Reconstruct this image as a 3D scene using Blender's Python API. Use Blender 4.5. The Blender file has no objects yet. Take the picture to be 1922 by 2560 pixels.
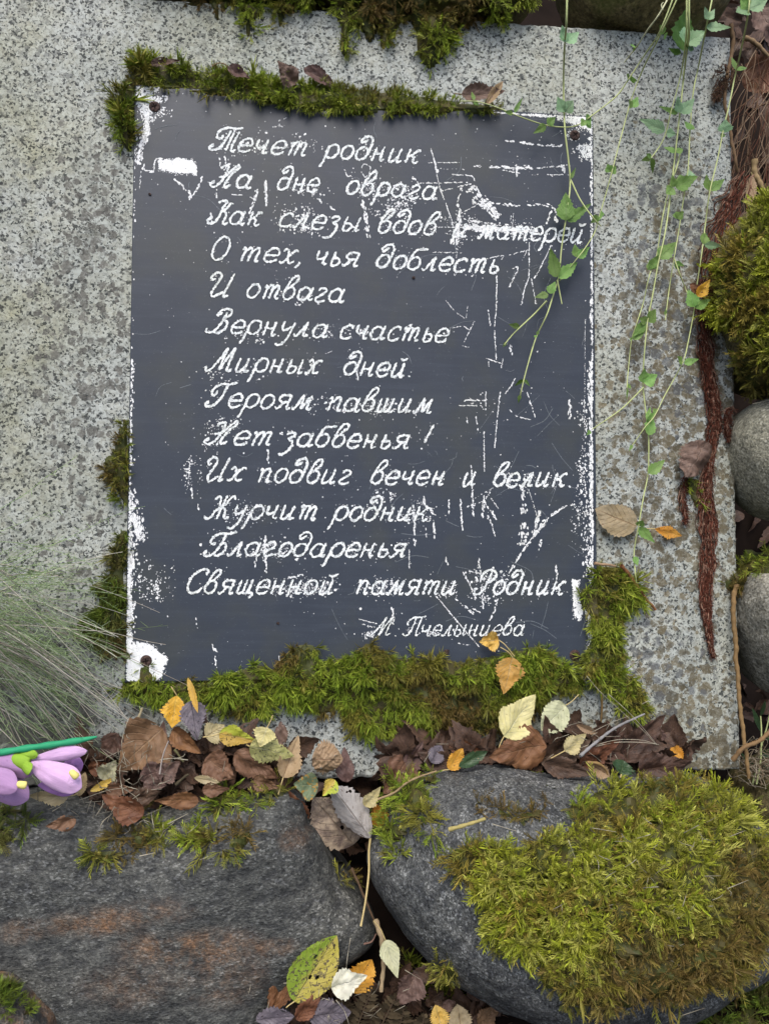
import bpy, math, random
import numpy as np
from mathutils import Matrix, Vector, noise as mnoise
from mathutils.bvhtree import BVHTree

scene = bpy.context.scene
rng = np.random.default_rng(7)
random.seed(7)
R = math.radians

# ------------------------------------------------------------------ camera
# Everything is laid out in the granite slab's own frame: u right, v up the slab, n out of its
# face (metres, origin at the plaque's centre). The slab leans back by LEAN.
LEAN = R(22)
W, H = 0.36, 0.36 * 1.2458                       # plaque size
M3 = Matrix.Rotation(R(90) - LEAN, 3, 'X')
M4 = M3.to_4x4()
M4.translation = Vector((0, 0, 0.55))
F = 2000.0                                       # focal length in pixels of a 1922x2560 picture
r1 = np.array([0.99278388, 0.00802076, 0.11964882])
r2 = np.array([-0.00895744, 0.99905802, -0.04245987])
r1 /= np.linalg.norm(r1)
r2 = r2 - r1 * (r1 @ r2); r2 /= np.linalg.norm(r2)
r3 = np.cross(r1, r2)
tt = np.array([-0.52405938, -0.89778762, 1.67967749]) * W
B = np.stack([r1, -r2, -r3], 1)                  # slab frame -> camera frame
t0 = tt - B @ np.array([-W / 2, H / 2, 0.004])   # the pose is that of the plaque's face
CAM = -B.T @ t0
cam = bpy.data.cameras.new('camera')
cam_ob = bpy.data.objects.new('camera', cam)
scene.collection.objects.link(cam_ob)
Rc = Matrix((B.T @ np.diag([1., -1., -1.])).tolist()).to_4x4()
Rc.translation = Vector(CAM)
cam_ob.matrix_world = M4 @ Rc
cam.sensor_fit = 'VERTICAL'
cam.sensor_height = 24.0
cam.lens = F / 2560 * 24.0
cam.clip_start, cam.clip_end = 0.01, 200
scene.camera = cam_ob

# ------------------------------------------------------------------ light: bright overcast
EXPOSURE = 0.78
world = bpy.data.worlds.new("World")
scene.world = world
world.use_nodes = True
wn = world.node_tree
bg = wn.nodes['Background']
sky = wn.nodes.new('ShaderNodeTexSky')
sky.sky_type = 'NISHITA'
sky.sun_disc = False
SUN_EL, SUN_AZ = R(70), R(200)                    # azimuth measured from +Y clockwise
sky.sun_elevation, sky.sun_rotation = SUN_EL, SUN_AZ
sky.air_density, sky.dust_density, sky.ozone_density = 1.0, 4.0, 0.6
wn.links.new(sky.outputs[0], bg.inputs['Color'])
bg.inputs['Strength'].default_value = 0.12
sun = bpy.data.lights.new('sun', 'SUN')
sun.energy, sun.angle, sun.color = 1.5, R(34), (1.0, 0.975, 0.93)
sun_ob = bpy.data.objects.new('sun', sun)
scene.collection.objects.link(sun_ob)
sd = Vector((math.sin(SUN_AZ) * math.cos(SUN_EL), math.cos(SUN_AZ) * math.cos(SUN_EL), math.sin(SUN_EL)))
sun_ob.rotation_euler = sd.to_track_quat('Z', 'Y').to_euler()
scene.view_settings.view_transform = 'Standard'
scene.view_settings.look = 'None'
scene.view_settings.exposure = EXPOSURE
scene.view_settings.gamma = 1
scene.view_settings.use_curve_mapping = False

# ------------------------------------------------------------------ helpers
def ray(px, py):
    d = np.array([(px - 961.0) / F, (py - 1280.0) / F, 1.0])
    return B.T @ d

def P(px, py, n=0.0):
    "a point on the plane n metres in front of the slab's face"
    d = ray(px, py)
    return CAM + d * ((n - CAM[2]) / d[2])

def Pn(pts, n=0.0):
    return np.array([P(p[0], p[1], n) for p in pts])

def PXM(px, py, n=0.0):
    "metres per photograph pixel there"
    return (CAM[2] - n) / F

ORIG = {}

def put(ob, origin, parent):
    scene.collection.objects.link(ob)
    ORIG[ob.name] = np.array(origin, float)
    if parent is None:
        ob.matrix_world = M4 @ Matrix.Translation(Vector(origin))
    else:
        ob.parent = parent

def mesh_obj(name, verts, faces, mat, parent=None, origin=None, smooth=True, uv=None, col=None):
    "faces: list of tuples or an (k,3)/(k,4) array; verts in the slab frame"
    verts = np.asarray(verts, float)
    if parent is not None:
        origin = ORIG[parent.name]
    elif origin is None:
        origin = verts.mean(0)
    me = bpy.data.meshes.new(name)
    vv = verts - origin
    if isinstance(faces, np.ndarray):
        k, s = faces.shape
        me.vertices.add(len(vv)); me.vertices.foreach_set('co', vv.astype(np.float32).ravel())
        me.loops.add(k * s); me.loops.foreach_set('vertex_index', faces.astype(np.int32).ravel())
        me.polygons.add(k)
        me.polygons.foreach_set('loop_start', (np.arange(k) * s).astype(np.int32))
        me.polygons.foreach_set('loop_total', np.full(k, s, np.int32))
        me.update(calc_edges=True)
    else:
        me.from_pydata([tuple(v) for v in vv], [], faces)
        me.update()
    if uv is not None:
        li = np.empty(len(me.loops), np.int32); me.loops.foreach_get('vertex_index', li)
        l = me.uv_layers.new(name='UVMap')
        l.data.foreach_set('uv', np.asarray(uv, np.float32)[li].ravel())
    if col is not None:
        c4 = np.ones((len(vv), 4), np.float32); c4[:, :3] = col
        a = me.color_attributes.new('Col', 'FLOAT_COLOR', 'POINT')
        a.data.foreach_set('color', c4.ravel())
    me.polygons.foreach_set('use_smooth', np.full(len(me.polygons), smooth))
    if mat is not None:
        for m_ in (mat if isinstance(mat, (list, tuple)) else [mat]):
            me.materials.append(m_)
    ob = bpy.data.objects.new(name, me)
    put(ob, origin, parent)
    return ob

def empty(name, origin):
    ob = bpy.data.objects.new(name, None)
    ob.empty_display_size = 0.01
    put(ob, origin, None)
    return ob

def tag(ob, label, cat, group=None, kind=None):
    ob['label'] = label
    ob['category'] = cat
    if group: ob['group'] = group
    if kind: ob['kind'] = kind
    return ob

def struct(ob, kind='structure'):
    ob['kind'] = kind
    return ob

def smooth_path(pts, step):
    "Catmull-Rom through pts, resampled about every step"
    pts = np.asarray(pts, float)
    if len(pts) == 2:
        k = max(2, int(np.linalg.norm(pts[1] - pts[0]) / step) + 1)
        return pts[0] + (pts[1] - pts[0]) * np.linspace(0, 1, k)[:, None]
    ext = np.vstack([2 * pts[0] - pts[1], pts, 2 * pts[-1] - pts[-2]])
    out = []
    for i in range(1, len(ext) - 2):
        p0, p1, p2, p3 = ext[i - 1:i + 3]
        k = max(2, int(np.linalg.norm(p2 - p1) / step) + 1)
        s = np.linspace(0, 1, k, endpoint=False)[:, None]
        out.append(0.5 * (2 * p1 + (p2 - p0) * s + (2 * p0 - 5 * p1 + 4 * p2 - p3) * s ** 2 + (3 * p1 - p0 - 3 * p2 + p3) * s ** 3))
    out.append(pts[-1:])
    return np.vstack(out)

def closed_path(pts, count):
    pts = np.asarray(pts, float)
    k = len(pts)
    out = []
    for i in range(k):
        p0, p1, p2, p3 = pts[i - 1], pts[i], pts[(i + 1) % k], pts[(i + 2) % k]
        s = np.linspace(0, 1, 24, endpoint=False)[:, None]
        out.append(0.5 * (2 * p1 + (p2 - p0) * s + (2 * p0 - 5 * p1 + 4 * p2 - p3) * s ** 2 + (3 * p1 - p0 - 3 * p2 + p3) * s ** 3))
    o = np.vstack(out)
    d = np.r_[0, np.cumsum(np.linalg.norm(np.diff(np.vstack([o, o[:1]]), axis=0), axis=1))]
    q = np.linspace(0, d[-1], count, endpoint=False)
    oo = np.vstack([o, o[:1]])
    return np.stack([np.interp(q, d, oo[:, j]) for j in range(oo.shape[1])], 1)

class Geo:
    "gathers triangles and quads (as triangles) for one mesh"
    def __init__(s): s.v, s.f, s.c, s.n = [], [], [], 0
    def add(s, v, f, c=None):
        v = np.asarray(v, float); f = np.asarray(f, int)
        if f.shape[1] == 4: f = np.vstack([f[:, [0, 1, 2]], f[:, [0, 2, 3]]])
        s.v.append(v); s.f.append(f + s.n); s.n += len(v)
        s.c.append(np.broadcast_to(np.array(c if c is not None else (1, 1, 1), float), (len(v), 3)))
    def build(s, name, mat, parent=None, origin=None, smooth=True):
        return mesh_obj(name, np.vstack(s.v), np.vstack(s.f), mat, parent, origin, smooth, col=np.vstack(s.c))

def tube_vf(path, rad, sides=5):
    path = np.asarray(path, float); m = len(path)
    rad = np.broadcast_to(np.asarray(rad, float), (m,))
    tan = np.gradient(path, axis=0); tan /= np.linalg.norm(tan, axis=1)[:, None] + 1e-12
    ref = np.array([0.31, 0.17, 0.93])
    a = np.cross(tan, ref); a /= np.linalg.norm(a, axis=1)[:, None] + 1e-9
    b = np.cross(tan, a)
    th = np.arange(sides) * 2 * math.pi / sides
    v = path[:, None] + rad[:, None, None] * (np.cos(th)[None, :, None] * a[:, None] + np.sin(th)[None, :, None] * b[:, None])
    i = np.arange(m - 1)[:, None] * sides; j = np.arange(sides)[None]; j2 = (j + 1) % sides
    f = np.stack([i + j, i + j2, i + sides + j2, i + sides + j], -1).reshape(-1, 4)
    return v.reshape(-1, 3), f

def fbm(p, octv=4):
    return mnoise.fractal(Vector(p), 1.0, 2.0, octv)

SOLIDS = []
def solid(verts, faces, name):
    SOLIDS.append((name, BVHTree.FromPolygons([tuple(v) for v in verts], [tuple(int(i) for i in f) for f in faces])))

def hit(px, py, only=None):
    d = ray(px, py)
    best = None
    for nm, t in SOLIDS:
        if only and nm not in only: continue
        h = t.ray_cast(Vector(CAM), Vector(d))
        if h[0] is not None and (best is None or h[3] < best[2]):
            nn = np.array(h[1])
            if nn @ d > 0: nn = -nn
            best = (np.array(h[0]), nn, h[3])
    return best

def inside(poly, x, y):
    poly = np.asarray(poly, float); x = np.asarray(x, float); y = np.asarray(y, float)
    c = np.zeros(x.shape, bool)
    for i in range(len(poly)):
        x1, y1 = poly[i - 1]; x2, y2 = poly[i]
        cr = ((y1 > y) != (y2 > y)) & (x < (x2 - x1) * (y - y1) / (y2 - y1 + 1e-12) + x1)
        c ^= cr
    return c

def edge_dist(poly, x, y):
    "distance to the outline and the outward direction there"
    poly = np.asarray(poly, float)
    p = np.stack([x, y], 1)
    bd = np.full(len(p), 1e9); bv = np.zeros((len(p), 2))
    for i in range(len(poly)):
        a, b_ = poly[i - 1], poly[i]
        ab = b_ - a
        s = np.clip(((p - a) @ ab) / (ab @ ab + 1e-9), 0, 1)
        q = a + s[:, None] * ab
        d = np.linalg.norm(p - q, axis=1)
        m = d < bd
        bd[m] = d[m]; bv[m] = (q - p)[m] / (d[m][:, None] + 1e-9)
    return bd, bv

# ------------------------------------------------------------------ materials
class NT:
    def __init__(s, name):
        s.m = bpy.data.materials.new(name); s.m.use_nodes = True
        s.t = s.m.node_tree; s.b = s.t.nodes['Principled BSDF']
        s.out = s.t.nodes['Material Output']
        s.tc = s.t.nodes.new('ShaderNodeTexCoord')
        s.obj = s.tc.outputs['Object']; s.uv = s.tc.outputs['UV']
    def link(s, a, b): s.t.links.new(a, b)
    def setin(s, sock, v):
        if hasattr(v, 'is_output'): s.link(v, sock)
        elif isinstance(v, (tuple, list)):
            sock.default_value = tuple(v) if len(v) == len(sock.default_value) else tuple(v) + (1,)
        else: sock.default_value = v
    def node(s, typ, **kw):
        n = s.t.nodes.new(typ)
        for k, v in kw.items(): setattr(n, k, v)
        return n
    def math(s, op, a, b=0.0, c=0.0, clamp=False):
        n = s.node('ShaderNodeMath', operation=op, use_clamp=clamp)
        for i, v in enumerate((a, b, c)): s.setin(n.inputs[i], v)
        return n.outputs[0]
    def vmath(s, op, a, b=(0, 0, 0), out=0):
        n = s.node('ShaderNodeVectorMath', operation=op)
        s.setin(n.inputs[0], a)
        if op == 'SCALE': s.setin(n.inputs[3], b)
        else: s.setin(n.inputs[1], b)
        return n.outputs[out]
    def noise(s, vec, scale, detail=3, rough=0.55, col=False):
        n = s.node('ShaderNodeTexNoise')
        s.link(vec, n.inputs['Vector'])
        n.inputs['Scale'].default_value = scale; n.inputs['Detail'].default_value = detail; n.inputs['Roughness'].default_value = rough
        return n.outputs['Color' if col else 'Fac']
    def voro(s, vec, scale, feature='F1', out='Color', rand=1.0):
        n = s.node('ShaderNodeTexVoronoi', feature=feature)
        s.link(vec, n.inputs['Vector']); n.inputs['Scale'].default_value = scale; n.inputs['Randomness'].default_value = rand
        return n.outputs[out]
    def ramp(s, fac, stops, interp='LINEAR'):
        n = s.node('ShaderNodeValToRGB'); n.color_ramp.interpolation = interp
        e = n.color_ramp.elements
        while len(e) < len(stops): e.new(0.5)
        for el, (p_, c_) in zip(e, stops):
            el.position = p_
            el.color = (c_, c_, c_, 1) if isinstance(c_, (int, float)) else tuple(c_) + (1,)
        s.setin(n.inputs[0], fac)
        return n.outputs[0]
    def step(s, fac, a, b):
        n = s.node('ShaderNodeMapRange', interpolation_type='SMOOTHSTEP')
        s.setin(n.inputs[0], fac)
        n.inputs[1].default_value, n.inputs[2].default_value = a, b
        return n.outputs[0]
    def mix(s, fac, a, b, blend='MIX'):
        n = s.node('ShaderNodeMix', data_type='RGBA', blend_type=blend)
        s.setin(n.inputs[0], fac); s.setin(n.inputs[6], a); s.setin(n.inputs[7], b)
        return n.outputs[2]
    def blob(s, vec, c, r):
        "1 in the middle of an ellipse, 0 outside"
        d = s.vmath('SUBTRACT', vec, (c[0], c[1], 0))
        d = s.vmath('MULTIPLY', d, (1 / r[0], 1 / r[1], 0))
        return s.step(s.vmath('LENGTH', d, out=1), 1.0, 0.2)
    def sep(s, vec):
        n = s.node('ShaderNodeSeparateXYZ'); s.link(vec, n.inputs[0]); return n.outputs
    def bump(s, h, strength=0.4, dist=0.001):
        n = s.node('ShaderNodeBump'); s.setin(n.inputs['Height'], h)
        n.inputs['Strength'].default_value = strength; n.inputs['Distance'].default_value = dist
        s.link(n.outputs[0], s.b.inputs['Normal'])
        return n.outputs[0]
    def base(s, col, rough=0.7, spec=0.3):
        s.setin(s.b.inputs['Base Color'], col); s.setin(s.b.inputs['Roughness'], rough)
        s.b.inputs['Specular IOR Level'].default_value = spec
        return s.m
    def attr(s, name='Col'):
        n = s.node('ShaderNodeAttribute'); n.attribute_name = name; return n.outputs['Color']
    def rand(s):
        return s.node('ShaderNodeObjectInfo').outputs['Random']
    def translucent(s, col, fac):
        t = s.node('ShaderNodeBsdfTranslucent'); s.setin(t.inputs['Color'], col)
        m = s.node('ShaderNodeMixShader'); m.inputs[0].default_value = fac
        s.link(s.b.outputs[0], m.inputs[1]); s.link(t.outputs[0], m.inputs[2])
        s.link(m.outputs[0], s.out.inputs['Surface'])

def plain(name, col, rough=0.7, spec=0.3, var=0.25, scale=300):
    k = NT(name)
    nz = k.noise(k.obj, scale, 4)
    c = k.mix(nz, tuple(x * (1 - var) for x in col), tuple(x * (1 + var) for x in col))
    k.bump(nz, 0.3, 0.0006)
    return k.base(c, rough, spec)

def attr_mat(name, rough=0.65, spec=0.25, trans=0.0):
    k = NT(name)
    c = k.attr()
    nz = k.noise(k.obj, 400, 2)
    c2 = k.mix(k.math('MULTIPLY', nz, 0.5), c, (0.02, 0.018, 0.008))
    m = k.base(c2, rough, spec)
    if trans: k.translucent(c, trans)
    return m

MOSS = attr_mat('moss', 0.6, 0.3, 0.2)
FIBRE = attr_mat('plant_fibre', 0.75, 0.15, 0.12)

# ------------------------------------------------------------------ granite
def granite_mat():
    k = NT('granite')
    p = k.obj
    wob = k.vmath('SCALE', k.vmath('SUBTRACT', k.noise(p, 500, 2, col=True), (0.5, 0.5, 0.5)), 0.0030)
    q = k.vmath('ADD', p, wob)
    r = k.sep(k.voro(q, 620))[0]
    r2_ = k.sep(k.voro(q, 340))[1]
    base = k.ramp(r, [(0.0, (0.03, 0.035, 0.036)), (0.12, (0.11, 0.12, 0.12)), (0.22, (0.30, 0.315, 0.305)), (0.42, (0.40, 0.42, 0.40)), (0.7, (0.50, 0.525, 0.51))], 'CONSTANT')
    grain = k.ramp(r2_, [(0.0, (0.07, 0.075, 0.08)), (0.09, (0.36, 0.375, 0.35)), (0.35, (0.51, 0.535, 0.515)), (0.75, (0.42, 0.425, 0.38))], 'CONSTANT')
    c = k.mix(0.5, base, grain)
    dk = k.step(r, 0.16, 0.13)
    c = k.mix(k.math('MULTIPLY', dk, 0.85), c, (0.035, 0.04, 0.042))
    dk2 = k.step(k.noise(q, 520, 2, 0.5), 0.60, 0.63)
    c = k.mix(k.math('MULTIPLY', dk2, 0.8), c, (0.06, 0.062, 0.06))
    big = k.noise(p, 18, 4)
    c = k.mix(k.step(big, 0.3, 0.75), k.mix(1.0, c, (0.74, 0.755, 0.73), 'MULTIPLY'), c)
    cloud = k.step(k.noise(p, 9, 5, 0.6), 0.40, 0.66)
    c = k.mix(cloud, c, k.mix(1.0, c, (0.86, 0.85, 0.76), 'MULTIPLY'))
    low = k.math('MULTIPLY', k.blob(p, (-0.30, -0.12), (0.22, 0.40)), k.step(k.noise(p, 30, 5, 0.7), 0.3, 0.7))
    c = k.mix(k.math('MULTIPLY', low, 0.6), c, k.mix(1.0, c, (0.6, 0.6, 0.52), 'MULTIPLY'))
    # olive and cream algae bloom on the left
    left = k.math('MAXIMUM', k.blob(p, (-0.275, 0.10), (0.075, 0.42)), k.math('MULTIPLY', k.blob(p, (-0.14, 0.28), (0.25, 0.09)), 0.6))
    alg = k.math('MULTIPLY', left, k.step(k.noise(p, 26, 5, 0.65), 0.38, 0.72))
    c = k.mix(k.math('MULTIPLY', alg, 0.5), c, k.mix(1.0, c, (0.78, 0.72, 0.42), 'MULTIPLY'))
    # lichen rosettes: round blotches with ragged rims, each its own size
    def rosettes(scale, dens, mask, col, strength, c, off):
        qq = k.vmath('ADD', p, k.vmath('SCALE', k.vmath('SUBTRACT', k.noise(p, 170, 3, 0.6, col=True), (0.5, 0.5, 0.5)), 0.008))
        qq = k.vmath('ADD', qq, (off, off * 0.6, 0))
        vo = k.node('ShaderNodeTexVoronoi'); k.link(qq, vo.inputs['Vector']); vo.inputs['Scale'].default_value = scale
        rnd = k.sep(vo.outputs['Color'])
        size = k.math('MULTIPLY', k.math('SUBTRACT', k.math('ADD', rnd[0], k.math('MULTIPLY', mask, 1.0)), 2.0 - dens), 0.75)
        on = k.step(k.math('SUBTRACT', size, vo.outputs['Distance']), 0.0, 0.14)
        on = k.math('MULTIPLY', on, k.step(mask, 0.0, 0.25))
        thin = k.step(k.noise(p, 330, 3, 0.7), 0.30, 0.55)
        return k.mix(k.math('MULTIPLY', k.math('MULTIPLY', on, strength), k.math('ADD', 0.45, k.math('MULTIPLY', thin, 0.55))), c, k.mix(rnd[1], tuple(x * 0.75 for x in col), tuple(x * 1.5 for x in col)))
    lm = k.math('MAXIMUM', k.blob(p, (-0.215, 0.06), (0.07, 0.26)), k.math('MULTIPLY', k.blob(p, (-0.21, -0.10), (0.06, 0.22)), 0.75))
    c = rosettes(150, 1.10, lm, (0.085, 0.082, 0.072), 0.85, c, 0.0)
    rm = k.math('MAXIMUM', k.blob(p, (0.255, -0.02), (0.13, 0.36)), k.blob(p, (0.25, -0.28), (0.12, 0.16)))
    c = rosettes(165, 1.28, rm, (0.110, 0.092, 0.055), 0.85, c, 0.37)
    c = rosettes(110, 1.06, rm, (0.085, 0.072, 0.043), 0.85, c, 0.71)
    gm = k.math('MAXIMUM', k.blob(p, (0.22, -0.26), (0.11, 0.16)), k.blob(p, (0.25, 0.10), (0.10, 0.26)))
    c = rosettes(105, 0.95, gm, (0.075, 0.08, 0.085), 0.8, c, 1.3)
    # damp soil splash along the foot
    fm = k.math('MAXIMUM', k.blob(p, (-0.27, -0.36), (0.26, 0.26)), k.math('MULTIPLY', k.blob(p, (-0.02, -0.35), (0.25, 0.08)), 0.8))
    fs = k.step(k.math('ADD', k.noise(p, 40, 5, 0.65), k.math('MULTIPLY', fm, 0.30)), 0.58, 0.78)
    c = k.mix(k.math('MULTIPLY', fs, 0.86), c, (0.055, 0.054, 0.042))
    h = k.math('ADD', k.noise(p, 700, 3), k.math('MULTIPLY', k.noise(p, 90, 3), 1.5))
    k.bump(h, 0.35, 0.0007)
    return k.base(c, 0.75, 0.3)

def inflated(outline, n0, hf, hb, count=170, rings=44, p=2.4, amp=0.004, freq=18, seed=0, center=None):
    "a stone: an outline at its waist, domed to the front and to the back"
    o = closed_path(outline, count)
    wv = Pn(o, n0)
    c = wv.mean(0) if center is None else P(center[0], center[1], n0)
    vs, fs = [], []
    ang = np.linspace(0, math.pi, 2 * rings + 1)
    for a in ang[1:-1]:
        rr = math.sin(a) ** (2 / p)
        zz = abs(math.cos(a)) ** (2 / p) * (hf if a < math.pi / 2 else -hb)
        ring = c + (wv - c) * rr
        ring = ring.copy(); ring[:, 2] = n0 + zz
        vs.append(ring)
    top = c + np.array([0, 0, hf]); bot = c - np.array([0, 0, hb])
    v = np.vstack(vs + [top[None], bot[None]])
    m = len(ang) - 2
    off = np.array([seed * 3.1, seed * 1.7, seed * 0.9])
    for i in range(len(v)):
        q = v[i] * freq + off
        d = v[i] - c
        d = d / (np.linalg.norm(d) + 1e-9)
        v[i] = v[i] + d * (amp * fbm(q, 4) * 1.5 + amp * 0.25 * fbm(q * 5, 3))
    for k_ in range(m - 1):
        for j in range(count):
            j2 = (j + 1) % count
            fs.append((k_ * count + j, (k_ + 1) * count + j, (k_ + 1) * count + j2, k_ * count + j2))
    T, Bm = m * count, m * count + 1
    tri = []
    for j in range(count):
        j2 = (j + 1) % count
        tri.append((T, j, j2)); tri.append((Bm, (m - 1) * count + j2, (m - 1) * count + j))
    return v, fs + tri

def rock_mat(name, dark, light, fleck, rust=None, bias=0.0, scale=1.0, stretch=(1, 1, 1), rust_at=(), moss=None, wet=0.6, dim=1.0):
    k = NT(name)
    mp = k.node('ShaderNodeMapping'); k.link(k.obj, mp.inputs[0]); mp.inputs['Scale'].default_value = stretch
    mp.inputs['Rotation'].default_value = (0, 0, R(-14))
    p = mp.outputs[0]
    fine = k.noise(p, 620 * scale, 4, 0.75)
    mid = k.noise(p, 130 * scale, 5, 0.65)
    big = k.noise(k.obj, 14, 4)
    c = k.mix(k.step(fine, 0.36 - bias, 0.66 - bias), dark, light)
    c = k.mix(k.math('MULTIPLY', k.step(k.math('ADD', fine, k.math('MULTIPLY', k.math('SUBTRACT', mid, 0.5), 0.5)), 0.60, 0.72), 0.85), c, fleck)
    cell = k.sep(k.voro(k.vmath('ADD', p, k.vmath('SCALE', k.noise(p, 900, 2, col=True), 0.0012)), 760 * scale))
    c = k.mix(k.math('MULTIPLY', k.math('MULTIPLY', k.step(cell[0], 0.84, 0.88), k.step(k.noise(k.obj, 34, 4, 0.65), 0.38, 0.62)), 0.8), c, fleck)
    c = k.mix(k.math('MULTIPLY', k.step(cell[1], 0.80, 0.84), 0.7), c, tuple(x * 0.55 for x in dark))
    c = k.mix(k.math('MULTIPLY', k.step(mid, 0.62, 0.36), dim), c, k.mix(1.0, c, (0.45, 0.46, 0.5), 'MULTIPLY'))
    c = k.mix(k.math('MULTIPLY', k.step(big, 0.7, 0.35), dim), c, k.mix(1.0, c, (0.62, 0.64, 0.66), 'MULTIPLY'))
    for (cx, cy, rx, ry, w_) in rust_at:
        msk = k.math('MULTIPLY', k.blob(k.obj, (cx, cy), (rx, ry)), k.step(k.noise(k.obj, 42, 5, 0.7), 0.36, 0.68))
        msk = k.math('MULTIPLY', msk, k.math('ADD', 0.55, k.math('MULTIPLY', k.step(k.noise(k.obj, 260, 4, 0.75), 0.42, 0.60), 0.55)))
        c = k.mix(k.math('MULTIPLY', msk, w_), c, k.mix(k.step(fine, .35, .65), tuple(x * 0.4 for x in rust), tuple(x * 1.25 for x in rust)))
    if moss:
        msk = k.step(k.noise(k.obj, 30, 5, 0.7), 0.45, 0.7)
        c = k.mix(k.math('MULTIPLY', msk, 0.6), c, moss)
    h = k.math('ADD', fine, k.math('MULTIPLY', mid, 2.5))
    k.bump(k.math('ADD', h, k.math('MULTIPLY', k.noise(p, 40 * scale, 5, 0.6), 3.0)), 0.6, 0.0018)
    return k.base(c, wet, 0.3)

GRANITE = granite_mat()
SOIL = plain('soil', (0.014, 0.0095, 0.0075), 0.95, 0.08, 0.6, 60)
def SPOT(x, y, rx, ry, w_):
    q = P(x, y, 0.07) - DARK_C
    return (q[0], q[1], rx * 0.00027, ry * 0.00027, w_)
DARK_OUT = [(-180, 2060), (0, 2000), (140, 1985), (300, 2015), (500, 2005), (640, 1985), (722, 1983), (760, 2040), (840, 2150), (930, 2270), (925, 2340), (800, 2400), (735, 2480), (690, 2580), (600, 2720), (300, 2760), (40, 2640), (-160, 2540), (-260, 2300)]
DARK_C = Pn(closed_path(DARK_OUT, 220), 0.018).mean(0)
RUST_SPOTS = [SPOT(240, 2305, 150, 48, .7), SPOT(460, 2365, 190, 60, .85), SPOT(400, 2270, 120, 40, .4), SPOT(560, 2420, 150, 120, .4), SPOT(690, 2370, 70, 30, .5), SPOT(740, 2110, 60, 50, .4), SPOT(330, 2460, 160, 70, .3), SPOT(60, 2330, 80, 40, .4)]
ROCK_DARK = rock_mat('dark_gneiss', (0.072, 0.073, 0.066), (0.160, 0.160, 0.142), (0.31, 0.31, 0.285), rust=(0.31, 0.165, 0.08),
                     stretch=(0.75, 1.3, 1), rust_at=RUST_SPOTS)
ROCK_GREY = rock_mat('grey_gneiss', (0.080, 0.082, 0.077), (0.22, 0.223, 0.21), (0.48, 0.485, 0.46), stretch=(1.2, 0.9, 1))
ROCK_ROUND = rock_mat('olive_grey_stone', (0.21, 0.20, 0.145), (0.46, 0.44, 0.33), (0.66, 0.63, 0.50), scale=0.9, dim=0.4)
ROCK_PALE = rock_mat('pale_stone', (0.22, 0.205, 0.155), (0.50, 0.475, 0.39), (0.68, 0.65, 0.55), scale=0.8, dim=0.4)
ROCK_OLIVE = rock_mat('olive_brown_stone', (0.11, 0.09, 0.04), (0.25, 0.2, 0.09), (0.34, 0.28, 0.14), moss=(0.10, 0.12, 0.025), scale=0.6, dim=0.4)

# --- ground: a soil bank behind the slab that runs down and out under the stones to the horizon
def build_ground():
    prof = [(2.2, -1.6), (1.2, -0.75), (0.75, -0.42), (0.45, -0.30), (0.2, -0.26), (-0.1, -0.25), (-0.26, -0.22), (-0.34, -0.12), (-0.41, -0.04), (-0.47, 0.05), (-0.52, 0.2)]
    pr = [tuple(x) for x in smooth_path(prof, 0.03)]
    # then level ground in the world: in the slab frame it runs along (sin, cos) of the lean
    v0, n0 = pr[-1]
    for s in (0.3, 0.8, 2, 5, 12, 30, 80):
        pr.append((v0 - s * math.sin(LEAN) * 1.0, n0 + s * math.cos(LEAN)))
    us = np.r_[-60, -20, -6, -2, np.linspace(-0.9, 0.9, 110), 2, 6, 20, 60]
    vs, nu = [], len(us)
    for (v, n) in pr:
        for u in us:
            near = max(0.0, 1 - max(abs(u) / 1.2, abs(v) / 1.2))
            d = 0.03 * near * fbm((u * 14, v * 14, n * 14), 4)
            vs.append((u, v + d * 0.3, n + d))
    fs = [(i * nu + j, i * nu + j + 1, (i + 1) * nu + j + 1, (i + 1) * nu + j) for i in range(len(pr) - 1) for j in range(nu - 1)]
    g = mesh_obj('ground', vs, fs, SOIL, origin=(0, 0, 0))
    struct(g)
    solid(vs, fs, 'ground')
build_ground()

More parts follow.
